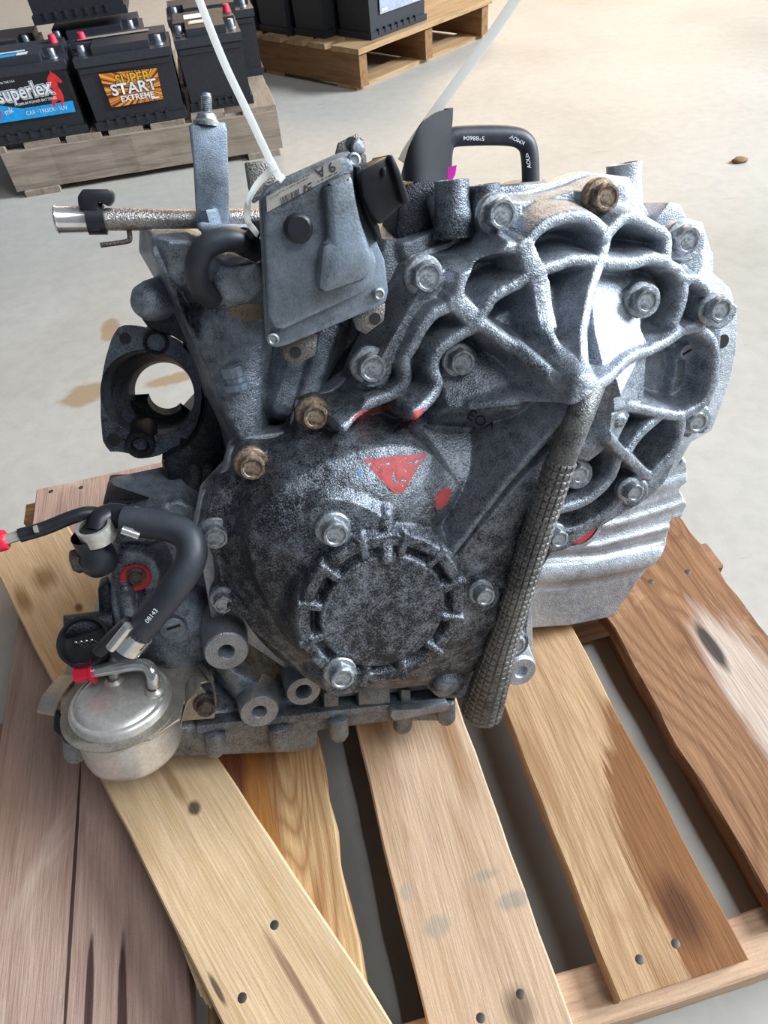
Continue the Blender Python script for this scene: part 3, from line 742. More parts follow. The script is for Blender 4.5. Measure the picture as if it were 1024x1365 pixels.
# pad, ring and disc on the dome
cv.plateau([(412, 700), (420, 675), (450, 664), (515, 684), (516, 720), (470, 735), (440, 760), (424, 740)], [(420, 690, 62), (515, 690, 70), (440, 740, 66)], slope=1.6, k=6, rnd=2)
cv.boss(447, 713, 66, 13, slope=2.5)
DC = UV(512, 818, 76)
sl, U_, V_ = cv.win(DC, 90)
D_r = np.hypot(U_ - DC[0], V_ - DC[1]); th = np.arctan2(V_ - DC[1], U_ - DC[0])
RO = 58.0
ring = np.where(D_r < RO, 75 - np.clip((RO - 7 - D_r), 0, 4) * 1.6, 75 - 2.6 * (D_r - RO))
cv.put(sl, ring, 4.0)
teeth = np.where((D_r > 44) & (D_r < RO + 3), 76.5 - 2.2 * np.clip(np.abs(((th / (2 * math.pi) * 12 + 0.35) % 1) - 0.5) * 2 * math.pi * D_r / 12 - 2.0, 0, 30), -400)
cv.put(sl, teeth, 1.5)
cv.put(sl, np.where(D_r < 43, 76.0, 76.0 - 2.2 * (D_r - 43)), 1.5)
cv.rib([(517, 690, 70), (517, 748, 80)], 3.5, slope=2)
cv.rib([(312, 808, 20), (420, 902, 30)], 5)
cv.boss(456, 908, 58, 13, slope=2.2)
for x, y in [(345, 770), (362, 832), (400, 868)]:
    pass
cv.edge(OUT, 4, bosses=[(598, 912, 14), (686, 860, 14)], slope=5, rnd=1)
cover = cv.build('side_cover', M['cover'], gearbox, 'ribbed cast side cover, speckled grey and black with oil', rough=0.22)

# ---------------- bolts
def bolt_mesh(R, hh, m, cup=True):
    bm = lathe_bm((0, 0, 0), (0, 0, 1), [(R * 1.36, -0.004), (R * 1.36, 0.0008), (R * 1.25, 0.002), (R * 0.9, 0.0026)], 28)
    hexv = lambda r, z: [bm.verts.new((r * math.cos(k * math.pi / 3 + .3), r * math.sin(k * math.pi / 3 + .3), z)) for k in range(6)]
    a, b = hexv(R * 1.06, 0.001), hexv(R * 1.06, hh - 0.0012)
    for k in range(6): bm.faces.new((a[k], a[(k + 1) % 6], b[(k + 1) % 6], b[k]))
    N = 24
    def ringv(r, z): return [bm.verts.new((r * math.cos(2 * math.pi * k / N + .3), r * math.sin(2 * math.pi * k / N + .3), z)) for k in range(N)]
    c = ringv(R * 0.90, hh)
    for k in range(6):                # chamfer between hexagon and round top
        k2 = (k + 1) % 6
        for j in range(4): bm.faces.new((b[k] if j < 2 else b[k2], c[(4 * k + j) % N], c[(4 * k + j + 1) % N]))
        bm.faces.new((b[k], c[(4 * k + 2) % N], b[k2]))
    d = ringv(R * 0.74, hh - (0.0002 if not cup else 0.0)); e = ringv(R * 0.66, hh - 0.0009)
    for A, B in ((c, d), (d, e)):
        for k in range(N): bm.faces.new((A[k], A[(k + 1) % N], B[(k + 1) % N], B[k]))
    bm.faces.new(e)
    me = mesh_from_bm(bm, 'bolt', True, 30); me.materials.append(m); return me
BM = {(k, r): bolt_mesh(r / 1000, h / 1000, M[k]) for k, r, h in [('steel', 8.6, 10), ('steel', 7.2, 10), ('rust', 8.6, 10), ('steel', 9.4, 11), ('rust', 7.2, 8), ('darksteel', 7.2, 8), ('steel', 5.2, 6), ('darksteel', 5.2, 6)]}
def bolt(x, y, kind, r, hh, hf=None, w=None, parent=None, axis=None):
    if w is None: w = hf.hit(x, y, hh) 
    top = Vector(G(x, y, w)); a = Vector(axis if axis is not None else GN)
    X, Y, Z = basis(a)
    return link('bolt', BM[(kind, r)], None, parent or gearbox, None, frame(top - Z * hh / 1000, X, Y))
for x, y, k, r, hh in [(337, 625, 'rust', 8.6, 10), (421, 557, 'rust', 8.6, 10), (498, 492, 'steel', 9.4, 11), (572, 370, 'steel', 9.4, 11), (671, 286, 'steel', 9.4, 11), (811, 263, 'rust', 8.6, 10), (919, 321, 'steel', 9.4, 11),
                       (963, 414, 'steel', 8.6, 10), (932, 564, 'steel', 8.6, 10), (848, 658, 'steel', 7.2, 10), (747, 720, 'steel', 7.2, 10), (864, 402, 'steel', 8.6, 10), (618, 484, 'steel', 8.6, 10), (774, 634, 'steel', 7.2, 10),
                       (448, 714, 'steel', 8.6, 10), (648, 797, 'steel', 7.2, 10), (457, 906, 'steel', 8.6, 10), (298, 807, 'steel', 7.2, 10), (288, 718, 'steel', 8.6, 10), (688, 862, 'steel', 8.6, 10)]:
    bolt(x, y, k, r, hh, cv)

# ---------------- paint marks and cast letters on the cover
def on_cover(polys, name, m, off=0.0004, cuts=4, hf=cv, parent=cover, label=None):
    bm = bmesh.new()
    for poly in polys:
        f = bm.faces.new([bm.verts.new((x, y, 0)) for x, y in poly])
    bmesh.ops.triangulate(bm, faces=bm.faces)
    bmesh.ops.subdivide_edges(bm, edges=bm.edges, cuts=cuts, use_grid_fill=True)
    for v in bm.verts:
        x, y = v.co.x, v.co.y
        w = hf.hit(x, y); v.co = Vector(G(x, y, w)) + Vector(GN) * off
    me = mesh_from_bm(bm, name, True)
    return link(name, me, m, parent, label)
on_cover([[(484, 612), (530, 607), (571, 604), (556, 624), (538, 656), (526, 658), (508, 640)]], 'paint_triangle', M['paint'], label='worn red paint triangle', cuts=8)
on_cover([[(578, 665), (590, 650), (603, 652), (596, 672), (582, 680)]], 'paint_smudge', M['paint'], cuts=5)
on_cover([[(545, 560), (552, 548), (566, 542), (560, 556), (549, 564)]], 'paint_smudge', M['paint'], cuts=4)
on_cover([[(468, 562), (480, 548), (500, 544), (522, 538), (518, 546), (498, 551), (480, 558)]], 'paint_smudge', M['paint'], cuts=5)
on_cover([[(478, 620), (483, 625), (482, 636), (477, 632)]], 'paint_speck', M['bluepaint'], cuts=3)
def cover_text(body, x, y, dx, dy, size, m, hf=cv, parent=cover, off=0.0005):
    me = text_mesh(body, 1.0, 0.0)
    L = math.hypot(dx, dy); ex = np.array([dx, dy]) / L; ey = np.array([ex[1], -ex[0]])
    for v in me.vertices:
        p = np.array([x, y]) + (ex * v.co.x + ey * v.co.y) * size
        v.co = Vector(G(*p, hf.hit(*p))) + Vector(GN) * off
    return link('cast_lettering', me, m, parent)
cover_text('EOA', 641, 562, 20, 12, 20, M['ink'])
cover_text('33', 632, 576, 20, 12, 13, M['ink'])

# ---------------- ribbed column from the hub to the drain end
colpts = spline([G(790, 512, 82), G(772, 556, 91), G(750, 610, 88), G(731, 665, 82), G(708, 735, 73), G(687, 805, 64), G(668, 862, 55), G(655, 905, 47), G(642, 948, 36)], 40)
radl = np.interp(np.linspace(0, 1, len(colpts)), [0, 0.2, 0.4, 0.7, 0.82, 1], [8.2, 8.8, 9.3, 10, 13, 16.5]) / 1000
def hatch(s, a, r):
    if s < 0.052: return r
    p = (s / 0.0056) % 1; q = (a / (2 * math.pi) * 15) % 1
    return r + (0.0 if (p < 0.22 or q < 0.16) else 0.0011)
bm = sweep_bm(colpts[2:], radl[2:], 104, True, radf=hatch)
link('ribbed_column', mesh_from_bm(bm, 'ribbed_column', True, 60), M['column'], gearbox, 'cast column with square hatched surface')
# lug below the column
def boss_with_hole(x, y, w, r, depth, hole, m, axis=None, name='threaded_boss', seg=36, taper=1.12):
    o = Vector(G(x, y, w)); a = Vector(axis if axis is not None else GN).normalized()
    r /= 1000; hole /= 1000; d = depth / 1000
    ob = lathe(name, o, a, [(0, -0.016), (hole, -0.016), (hole, -0.002), (hole * 1.25, 0.0), (r * 0.94, 0.0), (r, -0.0012), (r * taper, -d)], m, gearbox, seg)
    return ob
boss_with_hole(695, 896, 22, 14.5, 12, 5.0, M['machined'])
gprism('lug_arm', [(672, 850), (704, 856), (716, 886), (706, 905), (680, 900), (664, 880)], 2, 18, M['alu'], gearbox, 0.002)
lathe('round_stud_boss', G(596, 912, 44), np.array(GN) + GV * -0.15, [(0, 0.006), (0.006, 0.0055), (0.010, 0.003), (0.0125, -0.002), (0.0135, -0.02), (0.014, -0.05)], M['case'], gearbox, 28, 60)

# ---------------- case flange behind the cover (bright machined joint) and case bodies
FL = [(255, 720), (262, 690), (268, 660), (300, 625), (306, 600), (330, 582), (385, 575), (395, 535), (440, 520), (465, 500), (530, 370), (548, 340), (600, 322), (636, 292), (642, 258), (700, 255), (780, 228), (840, 236), (866, 285), (905, 287),
      (938, 296), (948, 330), (950, 362), (975, 385), (984, 425), (982, 470), (974, 510), (950, 574), (922, 590), (900, 628), (858, 668), (800, 690), (745, 708), (708, 780), (712, 870), (640, 905), (570, 920), (450, 930), (400, 905), (330, 858), (282, 826), (270, 760)]
gprism('case_flange', FL, -26, -6, M['alu'], gearbox, 0.0015, 'bright machined case flange')
def hole_disc(x, y, w, r, name='bolt_hole_shade'):  # flat dark disc painted as the shade inside a hole
    lathe(name, G(x, y, w), GN, [(0, 0.0002), (r / 1000, 0.0002), (r / 1000, -0.004)], M['dark'], gearbox, 20)
hole_disc(964, 455, -5.8, 5.5)
# lugs sticking out at the case's right shoulder
gprism('case_lug', [(930, 335), (944, 328), (952, 338), (952, 362), (940, 380), (926, 370)], -34, -22, M['alu'], gearbox, 0.0015)
hole_disc(938, 352, -21.6, 5)
gprism('case_lug', [(872, 296), (893, 268), (908, 272), (918, 292), (900, 312)], -40, 2, M['alu'], gearbox, 0.002)
gprism('case_lug', [(866, 276), (880, 276), (884, 292), (868, 296)], -45, -25, M['alu'], gearbox, 0.002)
# body of the case behind the flange
bodypx = [(300, 640), (340, 590), (420, 520), (500, 440), (560, 330), (640, 270), (760, 240), (850, 270), (930, 340), (955, 430), (930, 560), (880, 640), (760, 700), (690, 820), (560, 890), (420, 880), (330, 800)]
cuv = np.array([UV(x, y, -25) for x, y in bodypx]); cc = cuv.mean(0)
hb = np.array([-GN[0], -GN[1], 0]); hb /= np.linalg.norm(hb)
back = [UVW(*(cc + (c - cc) * 0.74), -25) + hb * 0.15 + np.array([0, 0, -0.035]) for c in cuv]
bm = prism_bm([UVW(u, v, -24) for u, v in cuv], back, 0.006, 3)
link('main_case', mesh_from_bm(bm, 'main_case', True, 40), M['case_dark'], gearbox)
# torque-converter rim peeping over the top
lathe('converter_rim', G(712, 325, -60), np.array(GN), [(0.0, 0.0), (0.042, 0.0), (0.045, -0.004), (0.045, -0.03)], M['case'], gearbox, 48)

# ---------------- upper left of the case
C1P = [(196, 309), (250, 306), (300, 330), (345, 328), (400, 300), (515, 300), (548, 290), (566, 282), (640, 276), (760, 272), (800, 310), (700, 420), (560, 540), (420, 610), (345, 660), (310, 620), (298, 575), (284, 545), (262, 482), (216, 376), (195, 340)]
c1 = Relief(C1P, 1.4, -95, -40)
c1.plateau(C1P, -52, slope=5)
c1.rib([(198, 338, -36), (216, 372, -36), (262, 480, -34), (286, 540, -32), (306, 590, -20), (330, 612, -6)], 3.5, slope=3)
c1.plateau([(198, 312), (250, 310), (256, 345), (240, 372), (216, 360), (200, 336)], -42, slope=2, k=4)
c1.rib([(240, 326, -30), (243, 362, -36)], 8, slope=1.6)
c1.mound([(258, 350), (290, 322), (340, 336), (352, 400), (345, 470), (300, 480), (268, 440)], -52, -18, 2.0)
c1.boss(318, 372, -14, 15, slope=1.4, dome=3)
c1.rib([(318, 400, -20), (322, 500, -14)], 16, slope=1.8, crown=8)
c1.rib([(284, 430, -28), (300, 560, -22)], 7, slope=1.8, crown=3)
c1.rib([(275, 520, -30), (330, 505, -16)], 6, slope=2)
c1.rib([(322, 520, -12), (322, 580, -6)], 15, slope=2.2, crown=6)
c1.rib([(405, 470, -20), (380, 540, -10)], 8, slope=2)
c1.rib([(440, 440, -20), (412, 530, -8)], 6, slope=2)
c1.rib([(540, 300, -20), (520, 380, -14)], 10, slope=2)
c1.rib([(600, 290, -18), (560, 330, -10)], 12, slope=2)
gprism('case_top', [(572, 262), (600, 254), (640, 249), (700, 244), (745, 240), (772, 246), (770, 280), (660, 300), (590, 330)], -62, -12, M['case'], gearbox, 0.004)
c1.edge(C1P, -50, slope=5, wref=-45)
caseUL = c1.build('bell_case', M['case'], gearbox, 'oily cast bell case with webs', rough=0.2)
on_cover([[(302, 410), (330, 404), (350, 406), (352, 424), (330, 428), (306, 420)]], 'dried_dirt', paint_mat('dried_mud', (0.30, 0.23, 0.14)), hf=c1, parent=caseUL, off=0.0008)
# breather plug on the case
w_ = c1.hit(316, 510)
lathe('breather_plug', G(317, 518, w_ + 6), GV, [(0.0085, 0), (0.0085, 0.004), (0.006, 0.005), (0.006, 0.008), (0.0075, 0.009), (0.0075, 0.0155), (0.005, 0.017), (0, 0.0165)], M['zinc'], gearbox, 12, 25)

# dark mass of the bell housing and the axle bore ring
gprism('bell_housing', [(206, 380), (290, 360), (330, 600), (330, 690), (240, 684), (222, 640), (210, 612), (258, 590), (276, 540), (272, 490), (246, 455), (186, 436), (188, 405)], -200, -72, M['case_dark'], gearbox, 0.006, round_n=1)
ex_, ey_ = UV(197, 527, -86), None
RP = [(133, 540), (137, 490), (152, 440), (168, 431), (205, 440), (240, 456), (266, 490), (270, 540), (258, 580), (218, 606), (190, 612), (166, 602), (138, 602)]
bm = bmesh.new()
NO = 72
cshift = UV(222, 523, -140) - UV(199, 527, -84)
cen = UV(199, 527, -84); rb_ = 33.0
outuv = [UV(x, y, -84) for x, y in chaikin(RP, 1)]
def ray_poly(c, ang, poly):
    d = np.array([math.cos(ang), math.sin(ang)]); best = 1e9
    for a, b in zip(poly, poly[1:] + poly[:1]):
        e = b - a; den = d[0] * e[1] - d[1] * e[0]
        if abs(den) < 1e-9: continue
        r = a - c; t = (r[0] * e[1] - r[1] * e[0]) / den; s_ = (r[0] * d[1] - r[1] * d[0]) / den
        if t > 0 and -1e-6 <= s_ <= 1 + 1e-6: best = min(best, t)
    return best
rows = []
for k in range(NO):
    a = 2 * math.pi * k / NO; d = np.array([math.cos(a), math.sin(a)])
    ro = ray_poly(cen, a, outuv)
    prof = [(rb_ - 8, -140), (rb_ - 7, -126), (rb_ - 2.2, -112), (rb_, -109), (rb_, -86), (rb_ + 1.5, -84), (ro, -84), (ro, -100), (ro - 1, -112), (rb_ + 5, -113), (rb_ - 4, -140)]
    rows.append([bm.verts.new(UVW(*(cen + cshift * max(0, min(1, (-88 - w) / 52)) + d * r), w)) for r, w in prof])
for k in range(NO):
    A, B = rows[k], rows[(k + 1) % NO]
    for j in range(len(A)): bm.faces.new((A[j], A[(j + 1) % len(A)], B[(j + 1) % len(A)], B[j]))
link('axle_bore_ring', mesh_from_bm(bm, 'axle_bore_ring', True, 30), M['ring'], gearbox, 'open round axle bore with bluish flange')
# machined half-shelf inside the bore
bm = lathe_bm(UVW(*(cen + cshift), -140), GN, [(0.026, 0.0), (0.014, 0.0), (0.015, 0.016), (0.028, 0.018)], 20, None, math.radians(170), math.radians(305))
bmesh.ops.solidify(bm, geom=bm.faces, thickness=0.002)
link('bearing_shelf', mesh_from_bm(bm, 'bearing_shelf', True, 30), M['case_dark'], gearbox)
for x, y, r in [(167, 451, 4), (152, 586, 5)]: hole_disc(x, y, -83.6, r)
boss_with_hole(187, 594, -78, 11, 40, 5.5, M['case_dark'])
boss_with_hole(208, 458, -80, 9, 30, 6.5, M['case_dark'])
lathe('cast_knob', G(200, 402, -70), np.array(GN) + GU * -0.9, [(0, 0.012), (0.008, 0.0105), (0.0125, 0.005), (0.014, -0.003), (0.0145, -0.05)], M['case'], gearbox, 28, 60)
for i, (x, y, r) in enumerate([(278, 640, 9), (258, 655, 12), (300, 660, 10)]):
    hose('housing_web', [(x, y - 70, -90), (x, y + 30, -70)], r, M['case_dark'], gearbox)

# ---------------- lower left of the case, oil pan and bosses
C2P = [(150, 690), (240, 670), (285, 690), (300, 740), (322, 850), (420, 900), (560, 925), (604, 935), (596, 955), (420, 968), (270, 985), (140, 985), (120, 920), (140, 830), (138, 760)]
c2 = Relief(C2P, 1.4, -95, -30)
c2.plateau(C2P, -42, slope=4)
c2.mound([(190, 790), (250, 770), (300, 800), (320, 860), (290, 900), (200, 900), (170, 850)], -42, -12, 2.0)
c2.plateau([(152, 740), (200, 738), (216, 770), (200, 800), (180, 850), (155, 850), (148, 790)], -20, slope=2.5, k=4, rnd=1)
c2.rib([(166, 790, -12), (178, 850, -14)], 4, slope=2.5); c2.rib([(196, 800, -12), (190, 850, -14)], 4, slope=2.5)
c2.rib([(302, 872, 2), (350, 945, 2)], 15, slope=2.2, crown=6)
c2.rib([(330, 860, -8), (440, 912, -4)], 8, slope=2)
c2.rib([(150, 715, -30), (200, 712, -22)], 7, slope=2)
c2.plateau([(270, 955), (430, 925), (600, 930), (600, 955), (430, 962), (270, 985)], -6, slope=3)
c2.edge(C2P, -40, slope=5, wref=-35)
caseLL = c2.build('valve_body_case', M['case'], gearbox, 'oily lower case with cast webs', rough=0.2, zmin=0.16)
gprism('top_ledge', [(136, 668), (240, 664), (300, 672), (300, 692), (180, 690), (138, 684)], -110, -52, M['case_dark'], gearbox, 0.003)
boss_with_hole(302, 869, 18, 16.5, 46, 5.2, M['machined'])
boss_with_hole(346, 949, 16, 15.5, 26, 5.0, M['machined'])
boss_with_hole(405, 922, 14, 14, 30, 5.6, M['machined'])
# slotted plug
lathe('slotted_plug', G(231, 836, c2.hit(231, 836) - 1), GN, [(0, 0.004), (0.0085, 0.004), (0.010, 0.003), (0.010, -0.004)], M['case'], gearbox, 28)
gprism('plug_slot_shade', [(222, 838), (240, 832), (241, 835), (223, 841)], c2.hit(231, 836) - 1, c2.hit(231, 836) + 3.6, M['dark'], gearbox, 0)  # dark bar painted as the shade in the slot
lathe('slotted_plug', G(916, 469, cv.hit(916, 469) + 0.6), GN, [(0, 0.001), (0.0052, 0.001), (0.0058, 0.0004), (0.006, -0.003)], M['alu'], gearbox, 24)
gprism('plug_slot_shade', [(910, 472), (922, 465), (923, 467), (911, 474)], cv.hit(916, 469), cv.hit(916, 469) + 2, M['dark'], gearbox, 0)  # slot shade again drawn as a dark bar

PANP = [(92, 1002), (150, 985), (270, 968), (420, 948), (520, 938), (598, 930), (604, 952), (598, 962), (520, 962), (424, 975), (424, 996), (400, 1003), (270, 1008), (110, 1012)]
gprism('oil_pan', PANP, -60, -2, M['pan'], gearbox, 0.002, 'grey cast oil pan along the bottom', level=0.07)
gprism('pan_rim', [(262, 968), (420, 950), (598, 932), (600, 940), (420, 960), (262, 979)], -40, 6, M['pan'], gearbox, 0.0015)
for x, y in [(286, 988), (371, 980), (451, 968), (536, 957), (594, 946), (100, 995)]:
    p = np.array(G(x, y - 14, 4)); q = np.array(G(x + 1, y + 15, 4))
    a = q - p; L = np.linalg.norm(a)
    lathe('pan_lug', p, a, [(0, 0), (0.0065, 0.0), (0.0085, 0.001), (0.0085, L - 0.004), (0.0065, L), (0, L)], M['pan'], gearbox, 22)
gprism('pan_bar', [(522, 948), (560, 945), (596, 936), (600, 942), (596, 948), (560, 955), (526, 962), (520, 956)], 4, 14, M['machined'], gearbox, 0.0015)
for poly in ([(432, 925), (440, 920), (452, 922), (452, 942), (432, 944)], [(478, 922), (520, 918), (521, 938), (478, 941)], [(535, 920), (548, 920), (548, 938), (535, 938)]):
    gprism('pan_block', poly, -30, 6, M['pan'], gearbox, 0.0015)

# ---------------- ribbed sump at the right
SP = [(690, 722), (760, 690), (850, 660), (905, 600), (914, 606), (916, 640), (907, 648), (917, 668), (910, 690), (894, 694), (890, 728), (858, 770), (838, 800), (822, 826), (762, 838), (700, 842), (684, 800)]
s3 = Relief(SP, 1.1, -110, -45)
s3.plateau(SP, [(740, 735, -44), (905, 680, -44), (700, 838, -52), (815, 826, -52)], slope=4)
for pts, w, r in [([(720, 696), (800, 676), (915, 638)], -40, 5), ([(745, 712), (830, 698), (915, 670)], -41, 3.5), ([(720, 734), (800, 728), (892, 704)], -42, 3.0), ([(720, 768), (790, 762), (876, 744)], -42, 9)]:
    s3.rib([(x, y, w) for x, y in pts], r, slope=1.0, k=8, crown=2)
s3.carve([(720, 742, -47), (800, 738, -47), (888, 718, -47)], 2.0, slope=1.2)
s3.edge(SP, -50, slope=3, wref=-48)
s3.build('ribbed_sump', M['alu'], gearbox, 'pale ribbed aluminium sump housing', rough=0.12, zmin=0.1215)
cuv = np.array([UV(x, y, -60) for x, y in SP[::1]]); cc = cuv.mean(0)
bm = prism_bm([UVW(*(cc + (c - cc) * 0.93), -60) for c in cuv], [UVW(*(cc + (c - cc) * 0.72), -60) + hb * 0.13 + np.array([0, 0, 0.02]) for c in cuv], 0.004)
link('sump_back', mesh_from_bm(bm, 'sump_back', True, 40), M['alu'], gearbox)
# red shaft seal low on the right
x_, y_, wS = 769, 697, -26
lathe('red_seal', G(x_, y_, wS), GN, [(0.0125, 0.0), (0.0125, 0.004), (0.0185, 0.004), (0.0185, 0.001), (0.0195, 0.001), (0.0195, -0.01)], M['redring'], gearbox, 48, 30, 'red seal ring')
lathe('seal_housing', G(x_, y_, wS - 1), GN, [(0.0215, -0.012), (0.0215, 0.003), (0.0255, 0.003), (0.0275, -0.012)], M['alu'], gearbox, 48)
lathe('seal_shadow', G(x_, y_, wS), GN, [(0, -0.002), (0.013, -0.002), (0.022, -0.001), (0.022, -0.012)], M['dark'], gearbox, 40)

# ---------------- control unit
ecu_root = gprism('control_unit', [(347, 266), (356, 250), (372, 240), (452, 204), (464, 201), (474, 207), (479, 222), (481, 262), (488, 290), (513, 346), (518, 388), (515, 402), (506, 409), (384, 460), (368, 464), (358, 460), (355, 448), (350, 330)],
                  36, 46, M['ecu'], gearbox, 0.0012, 'grey-blue control unit box with sticker')
gprism('unit_lid', [(352, 268), (360, 254), (452, 211), (466, 209), (472, 222), (475, 262), (482, 292), (503, 348), (497, 378), (486, 390), (378, 440), (365, 438), (358, 420), (354, 330)], 44, 52, M['ecu'], ecu_root, 0.0022)
gprism('lid_ridge', [(433, 248), (438, 240), (462, 230), (472, 234), (476, 264), (482, 292), (499, 346), (492, 372), (436, 392), (424, 386), (430, 326), (440, 322)], 50, 62, M['ecu'], ecu_root, 0.0035)
lathe('vent_plug', G(396, 304, 51), GN, [(0.0078, 0), (0.0078, 0.006), (0.0068, 0.0068), (0.006, 0.0072), (0, 0.0072)], M['plastic'], ecu_root, 12, 25)
for x, y in [(364, 452), (505, 392), (472, 213)]:
    lathe('corner_screw', G(x, y, 47), GN, [(0, 0.001), (0.0018, 0.001), (0.0025, 0.0018), (0.0035, 0.0014), (0.0038, -0.001)], M['steel'], ecu_root, 16)
for poly, hx, hy in [([(374, 456), (410, 442), (424, 446), (420, 474), (392, 488), (380, 480)], 394, 470), ([(470, 424), (514, 404), (512, 428), (488, 446), (476, 440)], 500, 425), ([(448, 205), (452, 190), (476, 178), (486, 186), (490, 222), (470, 226)], 469, 192)]:
    t_ = gprism('mounting_tab', poly, 33, 37, M['bkplate'], ecu_root, 0.0006, round_n=0)
    lathe('tab_hole_shade', G(hx, hy, 37.1), GN, [(0, 0.0001), (0.0036, 0.0001), (0.0036, -0.003)], M['dark'], ecu_root, 18)  # dark disc painted as the shade in the tab's hole
lathe('tab_screw', G(476, 197, 37), GN, [(0, 0.004), (0.003, 0.0035), (0.004, 0.001), (0.004, 0)], M['steel'], ecu_root, 14)
# support bracket down to the case
gprism('unit_bracket', [(372, 290), (455, 240), (480, 330), (490, 385), (400, 420), (375, 400)], -48, 34, M['case_dark'], ecu_root, 0.002)
gprism('bracket_wing', [(327, 216), (350, 214), (372, 232), (352, 262), (338, 272), (332, 250)], 22, 30, M['bkplate'], ecu_root, 0.001)
# connector shroud: open box facing right
W0, W1 = 34, 70
cn = [(481, 229), (519, 207), (528, 212), (546, 266), (541, 272), (508, 300), (498, 292), (483, 252)]
gprism('connector_shroud', [(480, 228), (520, 206), (530, 232), (543, 268), (507, 300), (494, 284), (484, 262)], W0, W1 - 8, M['plastic'], ecu_root, 0.0015)
gprism('shroud_lip', [(518, 206), (524, 206), (533, 226), (547, 268), (545, 272), (538, 272), (529, 240)], W0 - 4, W1 - 4, M['plastic'], ecu_root, 0.0008)
gprism('latch_peg', [(509, 224), (514, 222), (516, 232), (511, 234)], W1 - 9, W1 - 5, M['plastic'], ecu_root, 0.0006)
gprism('gasket_edge', [(478, 222), (481, 222), (486, 262), (492, 282), (506, 302), (510, 322), (507, 324), (490, 290), (482, 264)], 38, 56, M['plastic'], ecu_root, 0.0005)
# sticker with upside-down print
stk = gprism('sticker', [(355, 262), (448, 214), (455, 216), (456, 229), (430, 243), (356, 283)], 52, 52.5, M['paper'], ecu_root, 0)
def plane_text(body, x, y, w, dx, dy, hpx, m, parent, bold=0.0, name='lettering', flip=1):
    """print in the gearbox frame: baseline direction and height given in pixels"""
    me = text_mesh(body, 1.0, bold)
    o = Vector(G(x, y, w)); L = math.hypot(dx, dy)
    ax = (Vector(G(x + dx / L * 20, y + dy / L * 20, w)) - o) / 20
    ay = (Vector(G(x + dy / L * 20, y - dx / L * 20, w)) - o) / 20
    for v in me.vertices: v.co = o + (ax * v.co.x + ay * v.co.y) * hpx
    return link(name, me, m, parent)
plane_text('9 A', 434, 226, 52.8, -20, 9.5, 19, M['ink'], stk, 0.01)
def smallprint(runs, w, m, parent):
    bm = bmesh.new(); rr = random.Random(9)
    for x0, y0, x1, y1, h in runs:
        n = int(math.hypot(x1 - x0, y1 - y0) / 2.2)
        for k in range(n):
            if rr.random() < 0.15: continue
            a = np.array([x0, y0]) + np.array([x1 - x0, y1 - y0]) * k / n; e = np.array([x1 - x0, y1 - y0]) / n * 0.62
            up = np.array([0.12, 1]) * h * rr.uniform(0.6, 1)
            bm.faces.new([bm.verts.new(G(*q, w)) for q in (a, a + e, a + e + up, a + up)])
    return link('small_print', mesh_from_bm(bm, 'small_print'), m, parent)
smallprint([(424, 241, 450, 228, 2.6), (382, 247, 422, 228, 1.2), (372, 256, 412, 236, 1.4), (360, 264, 372, 258, 1.4)], 52.8, M['ink'], stk)
bm = bmesh.new(); r_ = random.Random(3)
for k in range(13):
    f0 = k / 13; f1 = f0 + r_.uniform(0.25, 0.7) / 13
    a = np.array([374, 263.5]); b = np.array([399, 251])
    q0, q1 = a + (b - a) * f0, a + (b - a) * f1
    bm.faces.new([bm.verts.new(G(*q, 52.8)) for q in (q0, q1, q1 + [1.6, 11], q0 + [1.6, 11])])
for k in range(5):
    for j in range(4):
        if r_.random() < .65:
            q = np.array([405 + k * 2.6, 247.5 - k * 1.3 + j * 2.6])
            bm.faces.new([bm.verts.new(G(*c, 52.8)) for c in (q, q + [2.4, -1.2], q + [2.6, 1.2], q + [0.2, 2.4])])
link('barcode', mesh_from_bm(bm, 'barcode'), M['ink'], stk)

# ---------------- bracket, stud and the rusty tube at upper left
br = gprism('steel_bracket', [(252, 170), (256, 166), (299, 165), (303, 172), (305, 240), (306, 300), (304, 308), (266, 309), (262, 300), (258, 220)], -42, -38, M['zinc'], gearbox, 0.0012, 'blue-grey flat steel bracket strip')
gprism('bracket_foot', [(262, 300), (268, 296), (304, 300), (334, 300), (338, 306), (300, 312), (272, 310)], -60, -20, M['zinc'], br, 0.001)
gprism('bracket_hook', [(250, 170), (256, 164), (300, 163), (303, 170)], -52, -40, M['zinc'], br, 0.001)
sa = G(276, 168, -44); sb = G(275, 124, -44); L = np.linalg.norm(sb - sa)
prof = [(0.0085, 0), (0.0085, 0.002), (0.0065, 0.0035), (0.0055, 0.0065), (0.0033, 0.0075)]
zz = 0.0075
while zz < L - 0.0012:
    prof += [(0.0034, zz), (0.0029, zz + 0.0005)]; zz += 0.001
prof += [(0.0028, L), (0, L)]
lathe('threaded_stud', sa, sb - sa, prof, M['steel'], br, 20, 20)
lathe('bracket_nut', G(284, 304, -34), GV, [(0, 0.011), (0.0055, 0.011), (0.0065, 0.0095), (0.0065, 0.001), (0.0085, 0.001), (0.0085, -0.002)], M['zinc'], br, 6, 20)
tp = [G(92, 293, -52), G(345, 291, -52)]
tdir_ = tp[1] - tp[0]; TL = np.linalg.norm(tdir_)
tube_ = lathe('shift_tube', tp[0], tdir_, [(0, 0.0), (0.0068, 0.0), (0.0068, 0.045), (0.006, 0.05), (0.006, TL)], M['rustpipe'], gearbox, 32, 30, 'worn rusty steel tube')
lathe('tube_end', G(74, 293, -52), tdir_, [(0, 0.0005), (0.0058, 0.0005), (0.0080, 0.0), (0.0086, 0.001), (0.0080, 0.002), (0.0078, 0.024), (0, 0.024)], M['chrome'], tube_, 36, 40, 'polished tube end')
